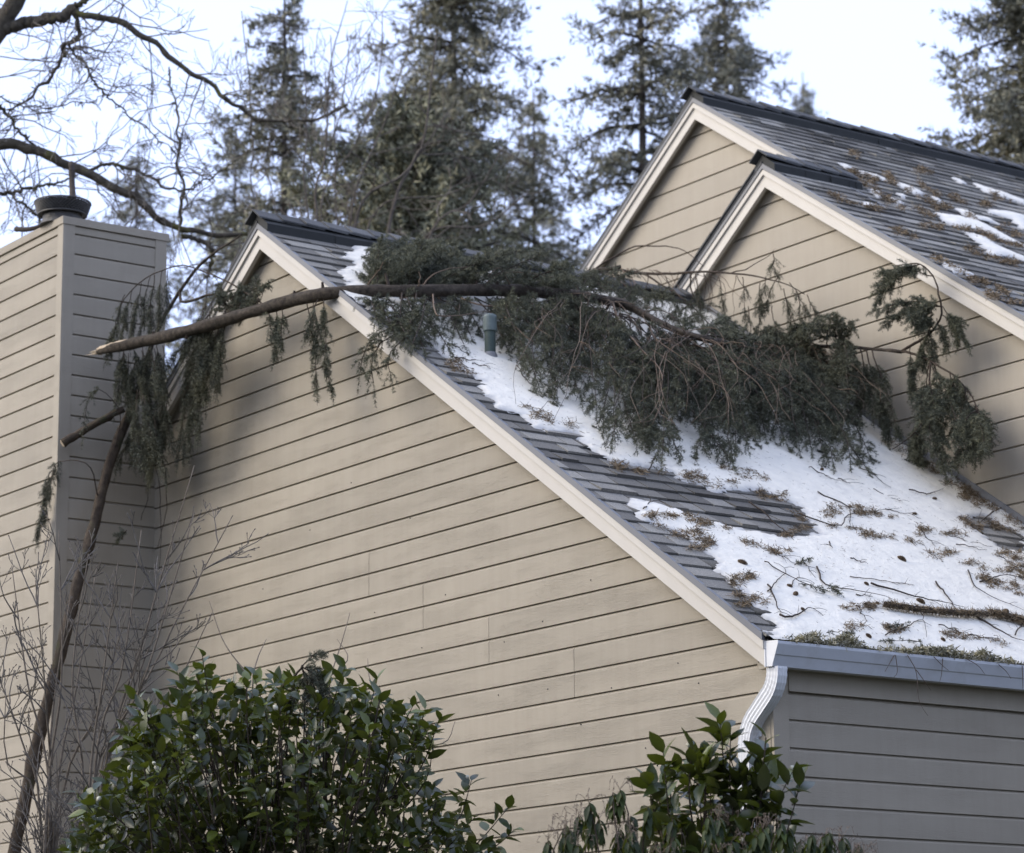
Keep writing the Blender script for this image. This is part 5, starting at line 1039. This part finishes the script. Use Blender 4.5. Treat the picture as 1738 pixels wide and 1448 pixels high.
bare_shrub('bare pale-stemmed shrub in front of the chimney corner', (148, 1420), ((150, 940), (240, 900), (330, 870), (395, 875), (300, 985), (360, 1040), (200, 955), (250, 1080), (330, 790)), 19.2, 62, .019)
SHOOTS = ((560, 1150, 580, 1090, 594, 1040), (545, 1160, 590, 1120, 572, 1085), (640, 1180, 627, 1150, 624, 1118), (690, 1270, 755, 1260, 772, 1225), (420, 1145, 380, 1090, 355, 1020), (430, 1140, 440, 1110, 452, 1085))
SL = placed([(q[4], q[5]) for q in SHOOTS], 'thin bare shoot rising out of the camellia', [(lambda x, y: True, 'against the siding')])
for k, (x0, y0, x1, y1, x2, y2) in enumerate(SHOOTS):
    P = smooth_path([at_d(x0, y0, 17.0), at_d(x1, y1, 17.1), at_d(x2, y2, 17.2)], 10)
    P = np.concatenate([[at_d(x0-10, y0+250, 17.0)], P])
    t = thing('bare_shoot', SL[k], 'twig', (P[0][0], P[0][1], P[0][2]), 'bare shoots above the camellia'); child('stem', mesh('stem', *tube_geo(P, np.linspace(.005, .002, 11), 5)), M_shrub, t, smooth=True)

# mossy bare tree reaching in from the left, behind the chimney
def px_limb(pts, d): return [at_d(x, y, d+dd) for x, y, dd in pts]
def limb_tree(name, label, base, d0, limbs, seed, n_side, twig=(0.9, .02), mats=(None, None), up=0.2, droop=0.1, lump=.08, spurs=True):
    g = np.random.default_rng(seed); b0 = at_d(*base, d0); t = thing(name, label, 'tree', (b0[0], b0[1], 0)); out = []; main = []
    for pts, r0, r1 in limbs:
        P = jitter_path(smooth_path([at_d(x, y, d0+dd) for x, y, dd in pts], 46), .016*lump/.08, seed+len(main)); main.append(P)
        v, f = tube_geo(P, .8*np.linspace(r0, r1, 46)*(1+lump*g.normal(size=46)), 9); child('limb', mesh('limb', v, f), mats[0], t, smooth=True)
        L = np.linalg.norm(np.diff(P, axis=0), axis=1).sum()
        for k in range(int(n_side*L)):
            i = g.integers(1, 45); T = unit(P[i+0]-P[i-1]); R = g.normal(size=3); R = unit(R-T*(R@T)); rr = r0+(r1-r0)*i/46
            grow(g, P[i], T*.5+R, twig[0]*g.uniform(.4, 1.3), min(twig[1], rr*.5), 2, out, up*g.choice([-1, 1, 1]), .7, .6, (2, 4), .22, droop, .0030)
        if spurs:
            for k in range(int(30*L)):
                i = g.integers(1, 45); R = unit(g.normal(size=3)); out.append((np.array([P[i], P[i]+R*g.uniform(.02, .07)]), .008, .005, 0))
    wood(t, [(a, b, c, min(d, 2)) for a, b, c, d in out] + [(np.array([main[0][0], main[0][0]+1e-3]), .001, .001, 3)], (mats[0], mats[1]), ('stub', 'twigs'), (5, 4, 3, 3), .05, seed)
    return t
limb_tree('mossy_tree', 'mossy bare tree whose limbs reach in from the left', (-260, 900), 29.0,
  [([(-260, 900, 0), (-190, 400, 0), (-90, 180, 0), (-10, 60, 0), (40, -30, 0), (90, -120, 0)], .22, .09), ([(-12, 60, 0), (30, 42, 0), (80, 32, 0), (125, 16, 0)], .085, .06), ([(122, 15, 0), (155, 25, 0), (205, 38, 0), (250, 68, 0), (300, 105, 0), (350, 143, 0), (400, 178, 0), (428, 198, 0), (470, 206, 0), (530, 203, 0), (590, 175, 0)], .046, .012),
   ([(125, 18, 0), (132, 60, 0), (112, 80, 0), (100, 110, 0), (60, 160, 0), (10, 190, 0)], .035, .012), ([(110, 75, 0), (145, 110, 0), (170, 150, 0), (235, 210, 0), (300, 260, 0)], .016, .006), ([(125, 15, 0), (150, -5, 0), (165, -30, 0)], .03, .02),
   ([(-190, 400, 0), (-80, 270, 0), (0, 244, 0), (55, 256, 0), (110, 280, 0), (160, 302, 0), (210, 325, 0), (250, 352, 0), (300, 385, 0), (350, 395, 0), (420, 400, 0)], .10, .028), ([(150, 290, 0), (200, 282, 0), (250, 300, 0), (300, 325, 0), (350, 305, 0), (410, 270, 0)], .022, .008),
   ([(0, 328, 0), (40, 325, 0), (80, 315, 0), (130, 300, 0)], .024, .012), ([(20, 330, 0), (60, 365, 0), (90, 395, 0)], .018, .010), ([(300, 385, 0), (310, 330, 0), (303, 260, 0), (300, 200, 0), (285, 110, 0)], .022, .008), ([(-20, 160, 0), (20, 205, 0), (60, 250, 0)], .026, .012), ([(310, 400, 0), (360, 420, 0), (350, 470, 0)], .03, .02), ([(-10, 160, 0), (50, 180, 0), (130, 175, 0), (230, 140, 0)], .010, .004)],
  71, 7.5, (0.85, .008), (M_moss_limb, M_pale_twig), .3, .1)
limb_tree('alder_clump', 'clump of slender bare saplings behind the low ridge', (640, 900), 33.0,
  [([(640, 900, 0), (590, 420, 0), (655, 200, 0), (700, 60, 0)], 0.031, .006), ([(640, 900, 0), (600, 400, 0), (690, 290, 0), (760, 190, 0)], .045, .01), ([(640, 900, 0), (655, 420, 0), (700, 280, 0), (720, 230, 0), (740, 60, 0)], .045, .01), ([(640, 900, .5), (540, 390, .5), (552, 260, .5), (560, 120, .5), (590, 0, .5)], 0.037, .006), ([(640, 900, -.5), (525, 390, -.5), (520, 200, -.5), (512, 60, -.5)], 0.025, .006), ([(640, 900, -.5), (445, 390, -.5), (430, 240, -.5), (420, 100, -.5), (410, 20, -.5)], 0.019, .006),
   ([(640, 900, .3), (620, 400, .3), (760, 330, .3), (850, 300, .3)], 0.025, .006), ([(640, 900, .3), (720, 430, .3), (800, 340, .3), (855, 250, .3)], .035, .008), ([(640, 900, -.2), (575, 400, -.2), (570, 240, -.2), (560, 60, -.2)], 0.019, .006), ([(640, 900, .6), (700, 440, .6), (830, 380, .6), (900, 320, .6)], .035, .008), ([(560, 250, .5), (580, 180, .5), (595, 60, .5)], 0.012, .006), ([(640, 900, 0), (545, 395, 0), (600, 250, 0), (640, 150, 0), (650, 20, 0)], 0.019, .006), ([(640, 900, 0), (480, 400, 0), (455, 300, 0), (400, 230, 0)], 0.019, .006)],
  72, 1.7, (1.1, .008), (M_sapling, M_sapling), .7, 0, .03, False)

# ------------------------------------------------------------------ conifers beyond the house
def conifer(name, label, px, d, top_py, width_at, seed, step=.26, mat=M_needle_bg, blade=(.115, .031), dens=30, droop=.35, per=7, lift=0.1, zlow=7.0, r_trunk=.09, lean_=0.0, nshoot=17):
    """trunk with whorls of boughs; width_at gives the half width in metres against distance below the top"""
    g = np.random.default_rng(seed); top = at_d(px, top_py, d); b0 = np.array([top[0], top[1], 0.0]); t = thing(name, label, 'tree', tuple(b0))
    tr = smooth_path([b0, b0*.5+top*.5+g.normal(0, .04, 3)*np.array([1, 1, 0]), top], 24); H = top[2]
    child('trunk', mesh('trunk', *tube_geo(tr, np.interp(np.linspace(0, 1, 24), [0, .6, 1], [r_trunk*2.2, r_trunk, .012]), 9)), M_trunk, t, smooth=True)
    s = Spray(seed+1); z = H-.15; bm = MB(); k = 0
    while z > zlow:
        w = width_at(H-z); ang0 = g.uniform(0, 6.28)
        vis = z > 9.5
        for j in range(per if vis else 4):
            a = ang0 + j*6.283/per + g.normal(0, .3); L = w*g.uniform(.5, 1.18)
            if g.random() < .22: L *= .4
            if L < .12: continue
            o = np.array([b0[0]+(top[0]-b0[0])*z/H, b0[1], z+g.normal(0, .08)]); dr = np.array([math.cos(a), math.sin(a), 0])
            e = o + dr*L + np.array([0, 0, -droop*L*g.uniform(.6, 1.3)+lift*L]); m_ = o*.5+e*.5+np.array([0, 0, .12*L]); e2 = e + dr*.12*L + np.array([0, 0, .10*L])
            P = smooth_path([o, m_, e, e2], 8); bm.tube(P, np.linspace(.012+.014*L, .004, 8), 4, cap=False)
            n = int(1.3*nshoot*(0.5+L)); s.along(P, n if vis else n//3, min(.5, .18+.20*L), .75, .35, t0=.02, spread=.85)
        z -= 1.12*step*g.uniform(.45, 1.7)
    child('boughs', bm.mesh('boughs'), M_trunk, t, kind='stuff')
    V, F, SVv, Q = s.build(dens, blade[0], blade[1], .8, floor=False, sub=False, stem_r=.006)
    child('crown', tri_mesh('crown', V, F), mat, t, kind='stuff')
    return len(F)
lin = lambda pts: (lambda h: float(np.interp(h, [p[0] for p in pts], [p[1] for p in pts])))
nt += conifer('conifer', 'slim ragged conifer behind the low ridge at left', 483, 42, -30, lin([(0, .05), (.6, .45), (1.6, .75), (3.0, 1.0), (5, 1.4), (9, 2.0)]), 81, step=.24, nshoot=17, per=6)
nt += conifer('conifer', 'big dark conifer rising above the middle of the low roof', 765, 46, -260, lin([(0, .05), (2, .9), (3.4, 1.35), (5, 1.55), (7, 1.8), (12, 2.6)]), 82, step=.24, nshoot=19, per=7)
nt += conifer('conifer', 'dense younger olive-green conifer in front of the big dark one', 688, 38, 150, lin([(0, .05), (.6, .45), (1.4, .95), (2.2, 1.25), (4, 1.7), (8, 2.4)]), 83, step=.16, mat=M_needle_young, droop=-.15, lift=.35, per=8, nshoot=24, dens=34)
nt += conifer('conifer', 'broad open conifer directly left of the tall gable', 1085, 45, -210, lin([(0, .05), (2, .8), (3.2, 1.25), (4.5, 1.5), (6, 1.7), (11, 2.3)]), 84, step=.27, nshoot=18, per=6)
nt += conifer('conifer', 'conifer rising behind the peak of the tall gable', 1225, 50, -170, lin([(0, .05), (1.5, .5), (3, .78), (5, .95), (9, 1.6)]), 85, step=.26, nshoot=19, per=6)
nt += conifer('conifer', 'broad brownish conifer at the right edge', 1765, 44, -260, lin([(0, .05), (2, .9), (3, 1.25), (4.2, 1.75), (5.2, 1.7), (7, 1.9), (11, 2.6)]), 86, step=.17, nshoot=24, per=8, dens=34)
nt += conifer('conifer', 'tiny far conifer tip above the long tall ridge', 1362, 75, 122, lin([(0, .03), (.4, .18), (.9, .42), (2, .7), (6, 1.5)]), 87, step=.22, zlow=14, nshoot=14, per=6)
nt += conifer('conifer', 'conifer half hidden between the two big trees', 905, 56, 150, lin([(0, .05), (1, .4), (2, .8), (3.5, 1.2), (8, 2.0)]), 88, step=.24, nshoot=18, per=6)
nt += conifer('conifer', 'faint conifer behind the mossy limbs at far left', 235, 60, 235, lin([(0, .05), (1, .5), (2, .9), (4, 1.5), (8, 2.2)]), 89, step=.34, nshoot=13, per=6)
nt += conifer('conifer', 'low conifer top behind the low ridge beside the chimney', 400, 52, 215, lin([(0, .05), (1, .6), (2, 1.0), (4, 1.6), (8, 2.2)]), 90, step=.28, nshoot=15, per=6)
# conifers added out of view to shade the gable foot and right wall
gw = np.random.default_rng(5); ws = Spray(321)
for x, y, H in ((15, 3, 17), (17.5, 8, 19), (16, 13, 18), (19, 18, 20), (22, 2, 19), (24, 11, 21), (20, -3, 16), (24, -8, 18), (27, -14, 19), (20, -27, 15), (9, -27, 18), (2, -26, 20), (-5, -25, 21), (-8.5, -25, 25), (-11.2, -23.5, 26), (-13.6, -25, 26), (-16, -24, 23), (-18, -23.5, 18), (29, 4, 22)):
    for k in range(130):
        z = gw.uniform(.04, 1)**.8*H; w = 2.9*(1-z/H)+.25; a = gw.uniform(0, 6.283); ws.twigs(np.array([[x, y, z]]), np.array([[math.cos(a), math.sin(a), -.2]]), np.array([w*gw.uniform(.7, 1.1)]), np.array([.2]))
V, F, SVv, Q = ws.build(34, .40, .20, .5, floor=False, sub=False, stem_r=.02)
link('added_shade_wood', tri_mesh('added_shade_wood', V, F), M_needle_wood, kind='stuff', label='dark conifer wood added outside the view to shade the walls', cat='wood')
print('TRIANGLES in foliage', nt, 'objects', len(bpy.data.objects))
